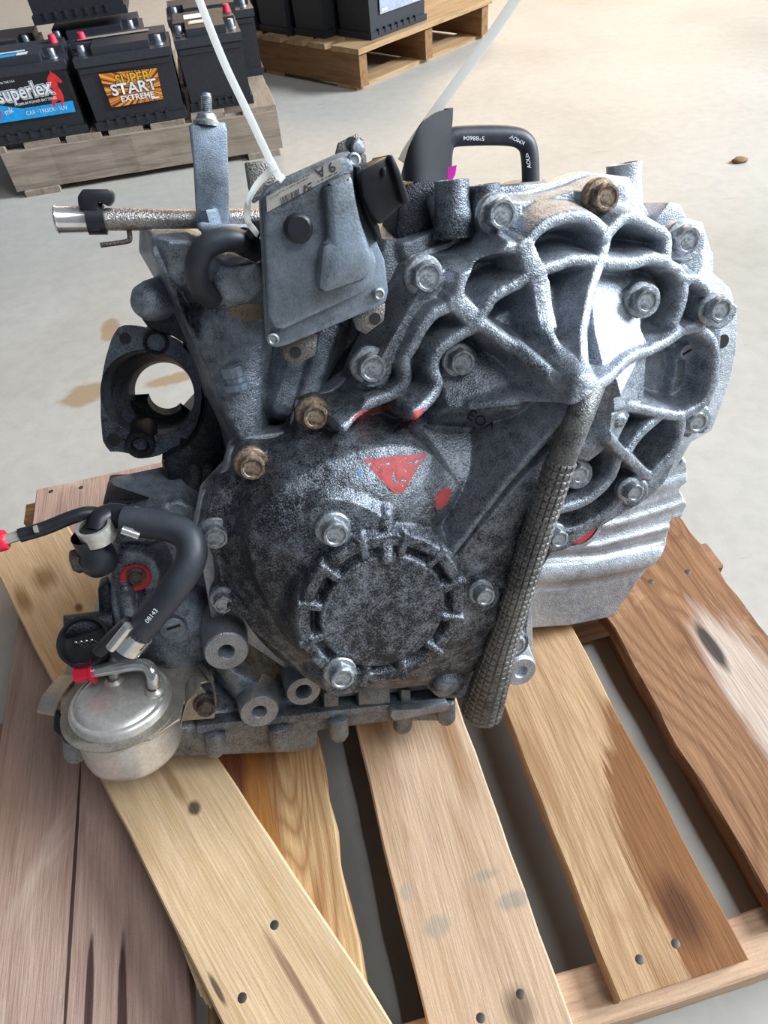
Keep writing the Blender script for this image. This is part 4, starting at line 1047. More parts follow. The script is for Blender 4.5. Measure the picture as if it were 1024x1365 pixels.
lathe('tube_end_face', G(73.6, 293, -52), tdir_, [(0, 0.0), (0.0074, 0.0), (0.0074, 0.0008)], M['darksteel'], tube_, 30)
lathe('clip_ring', G(116, 292, -52), tdir_, [(0.0078, 0), (0.0094, 0), (0.0094, 0.011), (0.0078, 0.011)], M['plastic'], tube_, 30)
gprism('clip_arm', [(103, 262), (110, 252), (146, 252), (152, 258), (152, 268), (146, 276), (130, 268), (134, 308), (118, 308), (112, 280), (104, 275)], -54, -44, M['plastic'], tube_, 0.0012)
hose('hook_wire', [(134, 327, -52), (168, 322, -52), (173, 318, -52), (172, 306, -52)], 1.6, M['darksteel'], tube_, 6, 10)
# small bent hose under the bracket
h1 = hose('bent_hose', [(284, 400, -22), (268, 384, -14), (262, 358, -8), (270, 334, -6), (292, 321, -6), (318, 321, -10), (342, 334, -22)], 7.3, M['rubber'], gearbox)
hose('hose_band', [(322, 321, -12), (333, 327, -17)], 8.4, M['plastic'], h1, 4)
hose('hose_clip', [(334, 318, -6), (344, 300, -6)], 4.2, M['plastic'], h1, 4)

# ---------------- top: shield, over-arching hose, posts
bm = bmesh.new()
ul = [(598, 148), (578, 150), (561, 164), (552, 180), (547, 200), (540, 225)]
rowsA = []
for f in np.linspace(0, 1, 14):
    a = -0.15 + f * 2.6
    dx = -math.sin(a * 0.62) * 56; wz = -40 + math.sin(a * 1.2) * 17
    topy = float(np.interp(598 + dx, [542, 546, 550, 555, 562, 572, 585, 600], [232, 216, 198, 182, 168, 156, 149, 146]))
    rowsA.append((594 + dx, topy, 246 - 6 * f, wz))
fr = [G(x, t_, w) for x, t_, b_, w in rowsA]; bk = [G(x, b_, w) for x, t_, b_, w in rowsA]
vt = [bm.verts.new(p) for p in fr]; vb = [bm.verts.new(p) for p in bk]
for i in range(13): bm.faces.new((vt[i], vt[i + 1], vb[i + 1], vb[i]))
bmesh.ops.recalc_face_normals(bm, faces=bm.faces)
bmesh.ops.solidify(bm, geom=bm.faces, thickness=0.0016)
link('curved_shield', mesh_from_bm(bm, 'curved_shield', True, 40), M['plastic'], gearbox, 'curved black shield')
gprism('shield_edge', [(594, 144), (605, 143), (604, 160), (598, 215), (592, 240), (590, 200)], -48, -44, M['plastic'], gearbox, 0.0006)
hp = [(590, 235, -52), (592, 200, -52), (600, 185, -52), (622, 181, -52), (676, 181, -52), (698, 188, -52), (706, 206, -52), (708, 252, -52)]
h2 = hose('breather_hose', hp, 6.4, M['rubber'], gearbox, 10, 18, 'black breather hose arching over the top')
plane_text('5*88604', 632, 184, -45.2, -20, -0.5, 8.5, M['white'], h2)
plane_text('KMOV', 690, 186.5, -45.2, -16, -8, 7.5, M['white'], h2)
plane_text('AOU>', 704.5, 214, -45.2, -3, -20, 7.5, M['white'], h2)
gprism('tag_flag', [(595, 236), (597, 223), (609, 220), (607, 233), (603, 240), (596, 244), (594, 240)], -40, -39, M['magenta'], gearbox, 0)
for x, y0, y1, r, w in [(604, 240, 290, 11.2, -6), (648, 246, 285, 10, -4), (832, 218, 285, 12.2, -28)]:
    a = np.array(G(x, y1, w)); b = np.array(G(x - (0 if x > 800 else 2), y0, w)); L = np.linalg.norm(b - a); r /= 1000
    lathe('cast_post', a, b - a, [(r * 1.25, -0.012), (r * 1.1, 0), (r * 0.98, L * 0.6), (r, L), (r * 0.8, L + 0.0002), (r * 0.72, L - 0.001), (0, L - 0.001)], M['case'] if x < 800 else M['alu'], gearbox, 32)
gprism('post_web', [(824, 240), (846, 232), (852, 262), (872, 300), (862, 306), (838, 280)], -34, -20, M['alu'], gearbox, 0.003)
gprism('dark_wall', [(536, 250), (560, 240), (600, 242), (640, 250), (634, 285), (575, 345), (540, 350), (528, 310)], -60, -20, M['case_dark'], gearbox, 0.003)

# ---------------- cooler canister, its bracket and pipes
CAX = np.array([0.05, math.sin(math.radians(15)), math.cos(math.radians(15))]); CAX /= np.linalg.norm(CAX)
cb_ = np.array(G(176, 978, 10)); 
sc_ = 1.0 / np.linalg.norm(cb_ - CAM) * F
rC = 57.0 / sc_
cool = lathe('cooler_canister', cb_, CAX, [(0, -0.014), (rC * 0.86, -0.014), (rC * 0.97, -0.010), (rC, -0.004), (rC, 0.030), (rC * 1.0, 0.031)], M['cooler'], gearbox, 64, 40, 'brushed silver oil cooler canister')
lathe('cooler_rim', cb_ + CAX * 0.030, CAX, [(rC * 0.98, 0.0), (rC * 1.16, 0.001), (rC * 1.17, 0.0025), (rC * 1.02, 0.004), (rC * 0.98, 0.004)], M['coolerbr'], cool, 64)
lathe('cooler_lid', cb_ + CAX * 0.030, CAX, [(rC * 1.0, 0.0), (rC * 1.0, 0.006), (rC * 0.96, 0.0095), (rC * 0.90, 0.0108), (rC * 0.86, 0.0102), (rC * 0.80, 0.0125), (rC * 0.7, 0.0135), (0, 0.0138)], M['cooler'], cool, 64, 60)
CX, CY, _z = basis(CAX); CX = np.array(CX); CY = np.array(CY)
if CX[0] < 0: CX, CY = -CX, -CY
ctop = cb_ + CAX * 0.033
def on_plane(x, y, h=0.0):
    d = ray(x, y); o = ctop + CAX * h; t = ((o - CAM) @ CAX) / (d @ CAX); return CAM + d * t
# sheet-metal cradle around the canister
outer = [(82, 905), (90, 885), (120, 880), (160, 868), (230, 862), (262, 866), (280, 884), (285, 905), (268, 910), (262, 925), (244, 938), (240, 958), (200, 985), (150, 992), (100, 975), (80, 950)]
bm = prism_bm([on_plane(x, y, -0.0015) for x, y in outer], [on_plane(x, y, -0.0015) - CAX * 0.0025 for x, y in outer], 0.0008)
brk = link('cradle_bracket', mesh_from_bm(bm, 'cradle_bracket', True, 40), M['coolerbr'], cool, 'tan sheet-metal cradle')
def strap(name, px, wd, m, parent, lift):
    pts = spline([on_plane(x, y, h) for x, y, h in px], 6)
    bm = bmesh.new(); rows = []
    side = np.array(wd)
    for p in pts: rows.append([bm.verts.new(q) for q in (p - side, p + side, p + side - CAX * 0.002, p - side - CAX * 0.002)])
    for A, B in zip(rows, rows[1:]):
        for k in range(4): bm.faces.new((A[k], A[(k + 1) % 4], B[(k + 1) % 4], B[k]))
    bm.faces.new(rows[0]); bm.faces.new(rows[-1][::-1])
    return link(name, mesh_from_bm(bm, name, True, 40), m, parent)
strap('cradle_hook', [(92, 900, 0), (76, 918, 0.002), (66, 932, 0.0), (60, 950, -0.008)], CX * 0.002 + CY * 0.007, M['coolerbr'], cool, 0)
strap('cradle_hook', [(262, 880, 0), (278, 900, 0.002), (284, 912, 0.0), (288, 935, -0.016)], CX * 0.003, M['coolerbr'], cool, 0)
strap('cradle_hook', [(262, 905, 0), (256, 915, 0.002), (248, 925, 0.0), (240, 955, -0.02)], CX * 0.010 + CY * 0.002, M['coolerbr'], cool, 0)
gprism('cradle_foot', [(236, 930), (268, 915), (290, 940), (286, 958), (262, 960), (238, 962)], 2, 5, M['coolerbr'], cool, 0.0008)
bolt(275, 947, 'darksteel', 7.2, 8, w=14)
gprism('cradle_tail', [(72, 950), (110, 962), (118, 990), (84, 985), (70, 975)], -8, -2, M['case_dark'], cool, 0.002)
# silver pipe with its red cap
pz = 0.0138 - 0.003
pp = [on_plane(207, 920, 0.008), on_plane(205, 912, 0.015), on_plane(203, 898, 0.024), on_plane(196, 888, 0.028), on_plane(182, 886, 0.029), on_plane(160, 889, 0.029), on_plane(118, 896, 0.029)]
pipe = link('cooler_pipe', mesh_from_bm(sweep_bm(spline(pp, 8), 0.0047, 20), 'cooler_pipe', True, 60), M['chrome'], cool, 'bent bright steel pipe')
lathe('pipe_collar', on_plane(207, 921, 0.009), CAX, [(0.0075, 0), (0.0075, 0.002), (0.005, 0.004)], M['cooler'], pipe, 24)
a = on_plane(126, 894.5, 0.029); b = on_plane(100, 898, 0.029); L = np.linalg.norm(b - a)
lathe('red_cap', a, b - a, [(0.0050, 0), (0.0088, 0), (0.0088, 0.0018), (0.0068, 0.0024), (0.0070, L - 0.001), (0.0060, L), (0, L)], M['red'], pipe, 28, 40, 'red plastic pipe cap')
pp = [on_plane(153, 908, 0.008), on_plane(152, 898, 0.016), on_plane(150, 886, 0.026), on_plane(158, 872, 0.034), on_plane(168, 862, 0.038)]
stub = link('cooler_pipe', mesh_from_bm(sweep_bm(spline(pp, 6), 0.0042, 18), 'cooler_pipe', True, 60), M['cooler'], cool)
lathe('pipe_collar', on_plane(153, 909, 0.009), CAX, [(0.0070, 0), (0.0070, 0.002), (0.0045, 0.004)], M['cooler'], stub, 24)

# thick coolant hose with clamps
hz = [(164, 872, 30), (178, 850, 30), (205, 818, 32), (235, 780, 34), (254, 748, 30), (254, 722, 22), (236, 706, 14), (205, 699, 8), (165, 694, 2)]
h3 = hose('coolant_hose', hz, 10.2, M['rubber'], gearbox, 12, 24, 'thick black coolant hose')
plane_text('08143', 202, 821, 43.0, 15, -19, 9, M['white'], h3)
def clamp(p, q, r, parent):
    a, b = np.array(G(*p)), np.array(G(*q)); L = np.linalg.norm(b - a)
    c = lathe('hose_clamp', a, b - a, [(r / 1000, 0), (r / 1000 + 0.0009, 0), (r / 1000 + 0.0009, L), (r / 1000, L)], M['chrome'], parent, 36)
    return c
ck = clamp((168, 862, 30), (184, 843, 30.5), 10.4, h3)
bm = bmesh.new()
for k in range(6):
    x0 = 178 + k * 4.2 - 2; y0 = 841 + k * 3.4
    c0 = np.array([172 + k * 4.4, 846 + k * 4.0])
    d = np.array([6, -8]); n_ = np.array([1.6, 1.2])
    bm.faces.new([bm.verts.new(G(*(q), 41.6 - abs(k - 2) * .8)) for q in (c0 + d * .6, c0 + d * .6 + n_, c0 - d * .6 + n_, c0 - d * .6)])
link('clamp_slots', mesh_from_bm(bm, 'clamp_slots'), M['ink'], ck)
hose('clamp_screw', [(148, 864, 36), (172, 834, 38)], 3.6, M['chrome'], ck, 4, 12)
hose('clamp_tail', [(132, 868, 20), (150, 850, 26), (172, 830, 34)], 5, M['plastic'], ck, 4, 12)
ck2 = clamp((186, 699, 4), (176, 697, 2.5), 10.5, h3)
hose('clamp_screw', [(163, 706, 12), (186, 714, 14)], 3.4, M['chrome'], ck2, 4, 12)
# elbow fitting, black pipe with red cap at its end
lathe('elbow_fitting', G(131, 745, 0), np.array(GV) + GN * 0.2, [(0, -0.008), (0.0105, -0.008), (0.0125, -0.004), (0.0125, 0.006), (0.010, 0.010), (0.010, 0.022)], M['plastic'], gearbox, 32)
lathe('silver_band', G(132, 716, 3), np.array(GV) + GN * 0.2, [(0.0105, -0.001), (0.0118, -0.001), (0.0118, 0.0105), (0.0095, 0.0105)], M['cooler'], gearbox, 36)
lathe('band_core', G(132, 716, 3), np.array(GV) + GN * 0.2, [(0, 0.008), (0.0095, 0.0085), (0.0095, 0)], M['dark'], gearbox, 28)
hose('elbow_top', [(132, 708, 0), (136, 694, -4), (150, 688, -8), (168, 690, -4)], 9, M['plastic'], gearbox, 8)
lathe('hex_plug', G(122, 743, 0), -GU, [(0.0115, 0), (0.0115, 0.003), (0.0088, 0.0032), (0.0088, 0.011), (0.0076, 0.0125), (0, 0.0125)], M['darksteel'], gearbox, 6, 20)
pipe2 = hose('flat_tube', [(150, 690, -10), (120, 684, -8), (95, 690, -6), (60, 704, -4), (26, 714, -2)], 4.8, M['plastic'], gearbox, 8, 16, 'black tube ending in a red cap')
hose('tube_ferrule', [(28, 713, -2), (6, 720, -1)], 3.6, M['cooler'], pipe2, 4, 16)
a, b = np.array(G(8, 719, -1)), np.array(G(-10, 724, -1)); L = np.linalg.norm(b - a)
lathe('red_cap', a, b - a, [(0.0036, 0), (0.0066, 0), (0.0072, 0.002), (0.0070, L), (0, L)], M['red'], pipe2, 28, 40, 'red plastic cap')
hose('tube_rivet', [(46, 706, 1.5), (50, 705, 1.5)], 2.6, M['cooler'], pipe2, 3, 10)
# red washer bolt and round connector
wv = c2.hit(180, 772)
lathe('red_washer', G(181, 770, wv + 1), GN, [(0.0055, 0.0), (0.0055, 0.0012), (0.0105, 0.0012), (0.0112, 0.0)], M['redring'], gearbox, 36, 30, 'red washer under a bolt')
bolt(181, 772, 'darksteel', 5.2, 6, w=wv + 7.5)
cnx = lathe('round_connector', G(118, 858, -8), np.array(GN) * 0.7 + GV * 0.7, [(0.0, 0.000), (0.0165, 0.000), (0.0165, 0.012), (0.0185, 0.012), (0.0185, -0.004), (0.0205, -0.005), (0.0205, -0.012), (0.018, -0.014), (0.018, -0.03)], M['plastic'], gearbox, 36, 30, 'round black electrical connector with pins')
for k in range(4):
    p = np.array(G(106 + k * 7, 858 - k * 1.0, -8)); ax = np.array(GN) * 0.7 + GV * 0.7
    lathe('pin', p, ax, [(0.0008, -0.002), (0.0008, 0.008), (0, 0.0085)], M['chrome'], cnx, 8)
hose('connector_collar', [(86, 836, -20), (150, 828, -24)], 9, M['case_dark'], gearbox, 4, 20)
gprism('side_block', [(130, 785), (145, 778), (150, 810), (146, 830), (132, 826)], -40, -24, M['case_dark'], gearbox, 0.002)

# ================================================================== CABLE TIES
def tie(name, px, wd, label, teeth=False):
    pts = spline([G(*p) for p in px], 10)
    bm = bmesh.new(); rows = []
    for i, p in enumerate(pts):
        t = pts[min(i + 1, len(pts) - 1)] - pts[max(i - 1, 0)]; t /= np.linalg.norm(t)
        view = CAM * 0 + np.array([0.1, -0.75, 0.65]); s_ = np.cross(t, view); s_ /= np.linalg.norm(s_); n_ = np.cross(s_, t)
        rows.append([bm.verts.new(q) for q in (p - s_ * wd, p + s_ * wd, p + s_ * wd + n_ * 0.0013, p - s_ * wd + n_ * 0.0013)])
    for A, B in zip(rows, rows[1:]):
        for k in range(4): bm.faces.new((A[k], A[(k + 1) % 4], B[(k + 1) % 4], B[k]))
    bm.faces.new(rows[0]); bm.faces.new(rows[-1][::-1])
    return mesh_from_bm(bm, name)
t1 = thing('cable_tie', 'white nylon cable tie looped beside the control unit, long tail standing up', 'cable tie', G(345, 312, 0))
link('strap', tie('strap', [(376, 240, 60), (365, 224, 62), (330, 150, 50), (295, 75, 40), (254, -30, 30)], 0.0019, ''), M['tie'], t1)
link('loop', tie('loop', [(364, 226, 60), (345, 245, 50), (332, 270, 30), (331, 295, 15), (342, 312, 0)], 0.0017, ''), M['tie'], t1)
bm = prism_bm([G(x, y, 65) for x, y in [(357, 217), (367, 214), (371, 226), (361, 230)]], [G(x, y, 58) for x, y in [(357, 217), (367, 214), (371, 226), (361, 230)]], 0.0006)
link('tie_head', mesh_from_bm(bm, 'tie_head'), M['tie'], t1)
t2 = link('cable_tie', tie('cable_tie', [(536, 216, -44), (551, 190, -42), (600, 122, -42), (650, 54, -42), (702, -22, -42)], 0.0032, ''), M['tie'])
tag(t2, 'straight white nylon cable tie rising from behind the curved black shield', 'cable tie')

# ================================================================== BACKGROUND PALLETS AND BATTERIES
W_grey = wood('wood_weathered_grey', (0.34, 0.275, 0.215), (0.24, 0.19, 0.145), grainy=0.8, blotch=(0.22, 0.17, 0.13))
W_far = wood('wood_far_pallet', (0.42, 0.27, 0.14), (0.30, 0.17, 0.08), grainy=0.8)
W_fard = wood('wood_far_stringer', (0.27, 0.145, 0.065), (0.18, 0.09, 0.04), grainy=0.8)
LO = np.array([-0.917, 2.053, 0.0]); la = math.radians(9.07)
LX = np.array([math.cos(la), math.sin(la), 0]); LY = np.array([-math.sin(la), math.cos(la), 0])
def lp(x, y, z): return LO + LX * x + LY * y + np.array([0, 0, z])
lpal = thing('wooden_pallet', 'grey weathered wooden pallet carrying a row of car batteries', 'pallet', lp(0.3, 0.4, 0))
for i, y in enumerate((0.0, 0.38, 0.76)):
    plank('stringer', lp(-0.02 if i == 0 else -0.1, y, 0.116), LX, LY, 0.765 if i == 0 else 0.84, 0.04, 0.10, W_grey, lpal, seed=80 + i, jag=0.001)
for i, x in enumerate((-0.10, 0.045, 0.16, 0.275, 0.39, 0.505, 0.65)):
    plank('deck_board', lp(x + 0.095, 0.004 + 0.006 * (i % 2), 0.130), LY, -LX, 0.80, 0.095, 0.014, W_grey, lpal, seed=90 + i, jag=0.001)
for i, x in enumerate((0.0, 0.64)):
    plank('bottom_board', lp(x + 0.095, -0.008, 0.016), LY, -LX, 0.82, 0.095, 0.016, W_grey, lpal, seed=100 + i, jag=0.0015)

BODY = flat('battery_case', (0.020, 0.022, 0.028), 0.5, 0, 500, 0.15)
LID = flat('battery_lid', (0.030, 0.033, 0.042), 0.5, 0, 500, 0.15)
LEAD = flat('lead_post', (0.42, 0.46, 0.52), 0.35, 0.8)
PINK = flat('post_cap', (0.75, 0.04, 0.09), 0.45)
BLUE = flat('label_blue', (0.01, 0.36, 0.80), 0.45)
LRED = flat('label_red', (0.75, 0.03, 0.03), 0.45)
LBLK = flat('label_black', (0.012, 0.012, 0.016), 0.4)
LORG = None
def boxbm(x0, x1, y0, y1, z0, z1, bev=0.0, bm=None, tx=0.0, ty=0.0):
    b2 = bmesh.new()
    f = [b2.verts.new(p) for p in ((x0 + tx, y0 + ty, z0), (x1 - tx, y0 + ty, z0), (x1 - tx, y1 - ty, z0), (x0 + tx, y1 - ty, z0))]
    g_ = [b2.verts.new(p) for p in ((x0, y0, z1), (x1, y0, z1), (x1, y1, z1), (x0, y1, z1))]
    b2.faces.new(f[::-1]); b2.faces.new(g_)
    for i in range(4): b2.faces.new((f[i], f[(i + 1) % 4], g_[(i + 1) % 4], g_[i]))
    if bev: bevel(b2, bev, 2)
    me = bpy.data.meshes.new('tmp'); b2.to_mesh(me); b2.free()
    bm = bm or bmesh.new(); bm.from_mesh(me); bpy.data.meshes.remove(me); return bm
def battery(label, W, D, H, loc, yaw, group=None, caps=(None, None), style=0):
    t = thing('car_battery', label, 'battery', (0, 0, 0), group)
    bm = boxbm(0, W, 0, D, 0, H * 0.80, 0.003, None, 0.004, 0.003)
    boxbm(-0.002, W + 0.002, -0.004, D + 0.004, 0.0, 0.020, 0.002, bm)          # hold-down foot
    for k in range(7): boxbm(W * (0.12 + 0.11 * k), W * (0.12 + 0.11 * k) + 0.007, -0.007, 0.002, 0.010, 0.026, 0.001, bm)
    boxbm(0.004, W - 0.004, -0.002, 0.003, H * 0.72, H * 0.78, 0.001, bm)
    link('case', mesh_from_bm(bm, 'case'), BODY, t)
    bm = boxbm(-0.003, W + 0.003, -0.003, D + 0.003, H * 0.80, H * 0.90, 0.003)
    boxbm(W * 0.20, W * 0.80, 0.010, D - 0.006, H * 0.895, H * 1.0, 0.003, bm)
    boxbm(0.004, W - 0.004, D * 0.45, D - 0.004, H * 0.895, H * 0.995, 0.003, bm)
    link('lid', mesh_from_bm(bm, 'lid'), LID, t)
    for k, x in enumerate((W * 0.09, W * 0.90)):
        p = lathe('terminal_post', (x, D * 0.22, H * 0.89), (0, 0, 1), [(0.013, 0), (0.012, 0.004), (0.0095, 0.0045), (0.0085, 0.022), (0.0075, 0.0235), (0, 0.0235)], LEAD, t, 20)
        if caps[k]:
            lathe('post_cap', (x, D * 0.70, H * 0.99), (0, 0, 1), [(0.012, 0), (0.011, 0.006), (0.009, 0.018), (0.008, 0.019), (0, 0.019)], caps[k], t, 20)
    t.location = loc; t.rotation_euler = (0, 0, yaw)
    return t
LABZ = 0.014
def lab(parent, name, poly, m, off, D0=-0.0):
    """flat print on the battery's front face: poly in (x, z)"""
    bm = bmesh.new(); bm.faces.new([bm.verts.new((x, -off, z + LABZ)) for x, z in poly])
    me = mesh_from_bm(bm, name)
    return link(name, me, m, parent)
def lab_text(parent, body, x, z, size, m, off, rot=0.0, bold=0.0, shear=0.0, sx=1.0):
    me = text_mesh(body, size, bold, shear=shear)
    c, s_ = math.cos(rot), math.sin(rot)
    for v in me.vertices:
        a, b = v.co.x * sx, v.co.y; v.co = (x + a * c - b * s_, -off, z + LABZ + a * s_ + b * c)
    return link('lettering', me, m, parent)
BZ = 0.1305
bt1 = battery('black car battery with black and blue label showing a red horse', 0.275, 0.175, 0.19, lp(-0.052, 0.02, BZ), la, caps=(None, PINK))
W = 0.275
lab(bt1, 'label_field', [(0.01, 0.043), (W - 0.012, 0.043), (W - 0.012, 0.138), (0.01, 0.138)], LBLK, 0.0044)
lab(bt1, 'label_stripe', [(0.01, 0.040), (W - 0.014, 0.040), (W - 0.012, 0.066), (0.13, 0.066), (0.075, 0.082), (0.01, 0.09)], BLUE, 0.0048)
lab(bt1, 'flag_stripe', [(0.01, 0.106), (0.075, 0.118), (0.06, 0.128), (0.01, 0.124)], M['white'], 0.0046)
lab(bt1, 'flag_stripe', [(0.01, 0.112), (0.070, 0.121), (0.066, 0.124), (0.01, 0.118)], LRED, 0.0048)
horse = [(0.222, 0.096), (0.214, 0.112), (0.216, 0.122), (0.223, 0.130), (0.229, 0.134), (0.231, 0.140), (0.234, 0.135), (0.240, 0.130), (0.250, 0.116), (0.252, 0.112), (0.246, 0.109), (0.238, 0.113), (0.236, 0.104), (0.240, 0.092), (0.241, 0.078), (0.235, 0.064), (0.230, 0.056), (0.227, 0.058), (0.231, 0.068), (0.226, 0.073), (0.216, 0.068), (0.210, 0.058), (0.205, 0.058), (0.206, 0.072), (0.214, 0.082)]
horse = [(x + 0.004, z) for x, z in horse]
lab(bt1, 'horse_emblem', horse, LRED, 0.0050)
lab_text(bt1, 'superlex', 0.152, 0.102, 0.046, M['white'], 0.0052, 0.03, 0.085, 0, 0.88)
lab_text(bt1, 'superlex', 0.152, 0.102, 0.046, LBLK, 0.0055, 0.03, 0.05, 0, 0.88)
lab_text(bt1, 'superlex', 0.152, 0.102, 0.046, M['white'], 0.0058, 0.03, 0.022, 0, 0.88)
lab_text(bt1, 'PREMIUM POWER BATTERIES', 0.172, 0.077, 0.0085, M['white'], 0.0054, 0.03, 0.006)
lab_text(bt1, 'MADE IN THE USA', 0.112, 0.128, 0.007, M['white'], 0.0054, 0.03, 0.004)
lab_text(bt1, 'CAR · TRUCK · SUV', 0.190, 0.053, 0.0125, M['white'], 0.0054, 0.0, 0.006)
star = [(0.070 + 0.013 * (1 if k % 2 == 0 else 0.3) * math.cos(k * math.pi / 3 + .5), 0.062 + 0.013 * (1 if k % 2 == 0 else 0.3) * math.sin(k * math.pi / 3 + .5)) for k in range(6)]
lab(bt1, 'label_star', star, LRED, 0.0052)
lab_text(bt1, 'mk', 0.096, 0.064, 0.019, M['white'], 0.0054, 0.2, 0.01)
def toplab(parent, x0, x1, y0, y1, z, m):
    bm = bmesh.new(); bm.faces.new([bm.verts.new(p) for p in ((x0, y0, z), (x1, y0, z), (x1, y1, z), (x0, y1, z))]); link('top_label', mesh_from_bm(bm, 'top_label'), m, parent)
toplab(bt1, 0.06, 0.16, 0.018, 0.05, 0.1906, BLUE); toplab(bt1, 0.162, 0.19, 0.02, 0.05, 0.1907, M['white']); toplab(bt1, 0.08, 0.18, 0.06, 0.075, 0.1906, M['white'])

m, t, p = mat('sunburst_label')
v = objco(t)
mp = nd(t, 'ShaderNodeMapping'); mp.inputs['Location'].default_value = (-0.15, 0, -0.085); t.links.new(v, mp.inputs[0])
sx = nd(t, 'ShaderNodeSeparateXYZ'); t.links.new(mp.outputs[0], sx.inputs[0])
at = nd(t, 'ShaderNodeMath', operation='ARCTAN2'); t.links.new(sx.outputs[2], at.inputs[0]); t.links.new(sx.outputs[0], at.inputs[1])
ml = nd(t, 'ShaderNodeMath', operation='MULTIPLY'); t.links.new(at.outputs[0], ml.inputs[0]); ml.inputs[1].default_value = 9.0
nn = nd(t, 'ShaderNodeTexNoise', Scale=1.0, Detail=2); nn.noise_dimensions = '1D'; t.links.new(ml.outputs[0], nn.inputs['W'])
rp = ramp(t, nn.outputs['Fac'], [(0.40, (0.10, 0.02, 0.008)), (0.5, (0.62, 0.16, 0.02)), (0.62, (0.85, 0.42, 0.05))])
t.links.new(rp.outputs[0], p.inputs['Base Color']); p.inputs['Roughness'].default_value = 0.5
SUN = m
GOLD = flat('label_gold', (0.85, 0.42, 0.03), 0.45)
bt2 = battery('black car battery with orange sunburst label', 0.245, 0.17, 0.188, lp(0.250, 0.012, BZ), la, caps=(PINK, None))
lab(bt2, 'sunburst_label', [(0.055, 0.038), (0.195, 0.040), (0.200, 0.112), (0.050, 0.118)], SUN, 0.0044)
lab_text(bt2, 'SUPER', 0.132, 0.098, 0.031, LBLK, 0.0047, 0.0, 0.06, 0, 1.05)
lab_text(bt2, 'SUPER', 0.132, 0.098, 0.031, GOLD, 0.0050, 0.0, 0.022, 0, 1.05)
lab_text(bt2, 'START', 0.128, 0.076, 0.036, LBLK, 0.0052, 0.0, 0.06, 0, 1.15)
lab_text(bt2, 'START', 0.128, 0.076, 0.036, M['white'], 0.0055, 0.0, 0.025, 0, 1.15)
lab_text(bt2, 'EXTREME', 0.130, 0.054, 0.0185, M['white'], 0.0055, 0.0, 0.025, 0, 1.15)
lab(bt2, 'label_chip', [(0.165, 0.044), (0.186, 0.044), (0.186, 0.048), (0.165, 0.048)], M['white'], 0.0055)
toplab(bt2, 0.01, 0.20, 0.10, 0.125, 0.1906, M['paper'])
bt3 = battery('plain black car battery without a front label at the row end', 0.175, 0.24, 0.19, lp(0.512, 0.05, BZ), la, caps=(None, PINK))
YEL = flat('label_yellow', (0.75, 0.42, 0.08), 0.5)
toplab(bt3, 0.045, 0.10, 0.06, 0.10, 0.1912, YEL); toplab(bt3, 0.05, 0.095, 0.07, 0.10, 0.1915, M['white']); toplab(bt3, 0.035, 0.09, 0.13, 0.19, 0.1912, M['white'])
bt4 = battery('black car battery standing behind the blue labelled battery', 0.20, 0.175, 0.19, lp(-0.075, 0.23, BZ), la, caps=(flat('faded_cap', (0.30, 0.03, 0.03), 0.5), None))
bt5 = battery('black car battery under another one, behind the orange labelled battery', 0.25, 0.175, 0.19, lp(0.17, 0.23, BZ), la)
bt6 = battery('black car battery stacked on top of another one', 0.25, 0.17, 0.19, lp(0.148, 0.245, BZ + 0.2135), la)
bt7 = battery('black car battery behind the plain battery at the row end', 0.25, 0.175, 0.19, lp(0.50, 0.325, BZ), la)

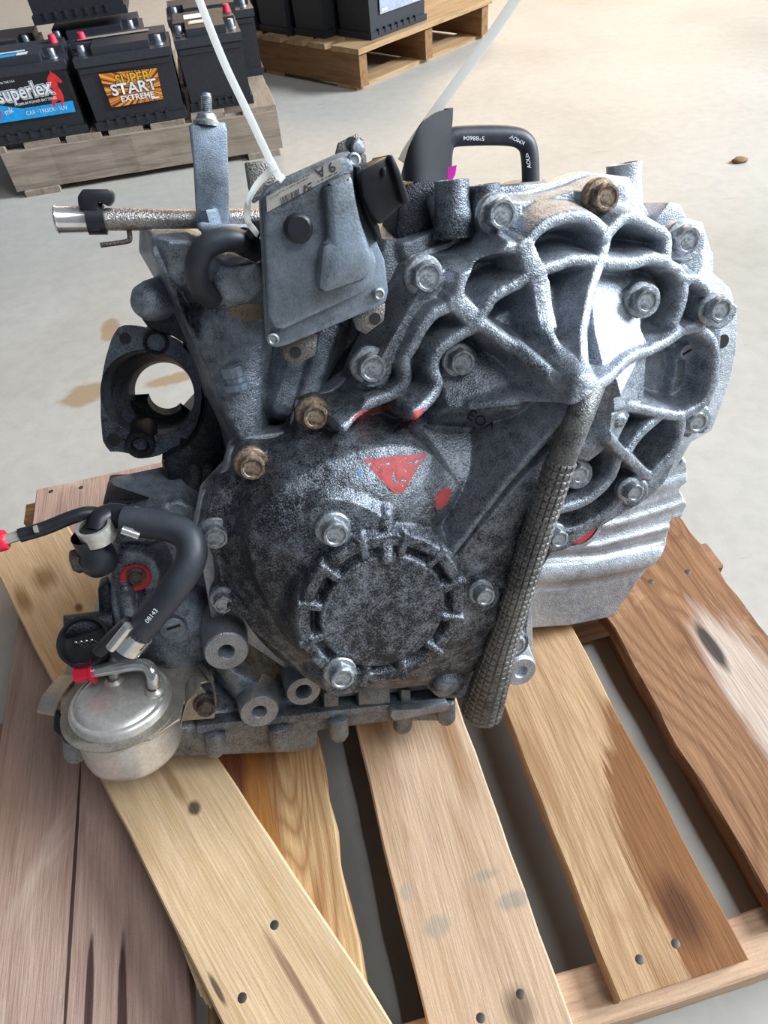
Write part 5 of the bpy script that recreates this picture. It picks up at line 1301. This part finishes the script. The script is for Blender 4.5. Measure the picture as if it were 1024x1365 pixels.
# far pallet
FO = np.array([0.081, 2.689, 0.0]); fa = math.radians(44.3)
FX = np.array([math.cos(fa), math.sin(fa), 0]); FY = np.array([-math.sin(fa), math.cos(fa), 0])
def fp(x, y, z): return FO + FX * x + FY * y + np.array([0, 0, z])
fpal = thing('wooden_pallet', 'brown wooden pallet carrying boxes of plain black batteries, open side showing', 'pallet', fp(0.4, 0.4, 0))
for i, x in enumerate((0.0, 0.36, 0.715)):
    plank('stringer', fp(x + 0.04, 0.0, 0.112), FY, -FX, 0.86, 0.04, 0.100, W_fard, fpal, seed=120 + i, jag=0.001)
for i, (y, wd) in enumerate(((-0.012, 0.13), (0.15, 0.085), (0.26, 0.085), (0.38, 0.10), (0.52, 0.10), (0.66, 0.10), (0.78, 0.09))):
    plank('deck_board', fp(-0.01, y, 0.128), FX, FY, 0.775, wd, 0.016, W_far, fpal, seed=130 + i, jag=0.001)
for i, y in enumerate((0.02, 0.4, 0.74)):
    plank('bottom_board', fp(0, y, 0.013), FX, FY, 0.755, 0.10, 0.013, W_far, fpal, seed=140 + i, jag=0.001)
LGREY = flat('label_grey', (0.30, 0.33, 0.40), 0.5)
fb = battery('black battery with a pale grey front label on the brown pallet', 0.30, 0.15, 0.20, fp(0.095, 0.025, 0.1285), fa)
lab(fb, 'grey_label', [(0.05, 0.05), (0.27, 0.05), (0.27, 0.15), (0.05, 0.15)], LGREY, 0.0044)
lab(fb, 'label_chip', [(0.222, 0.054), (0.262, 0.054), (0.262, 0.08), (0.222, 0.08)], M['white'], 0.0050)
lab(fb, 'label_chip', [(0.060, 0.057), (0.088, 0.057), (0.088, 0.063), (0.060, 0.063)], M['white'], 0.0050)
for i, (x, y, l_) in enumerate([(0.045, 0.20, 'plain black battery right behind the grey labelled one on the brown pallet'), (0.03, 0.375, 'plain black battery between two others on the brown pallet'), (0.02, 0.55, 'plain black battery at the far end of the row on the brown pallet')]):
    battery(l_, 0.30, 0.15, 0.20, fp(x, y, 0.1285), fa)

# small brown stone on the floor behind the gearbox
bm = bmesh.new(); bmesh.ops.create_icosphere(bm, subdivisions=2, radius=0.016)
for v in bm.verts: v.co = Vector((v.co.x * 1.3, v.co.y * 0.8, v.co.z * 0.4 + 0.005)) * (1 + 0.15 * math.sin(v.co.x * 300 + v.co.y * 210))
peb = link('stone', mesh_from_bm(bm, 'stone', True), flat('brown_stone', (0.22, 0.13, 0.06), 0.8), None, None, Matrix.Translation(Vector(gnd(986, 216, 0))))
tag(peb, 'small flat brown stone lying alone on the concrete floor', 'stone')
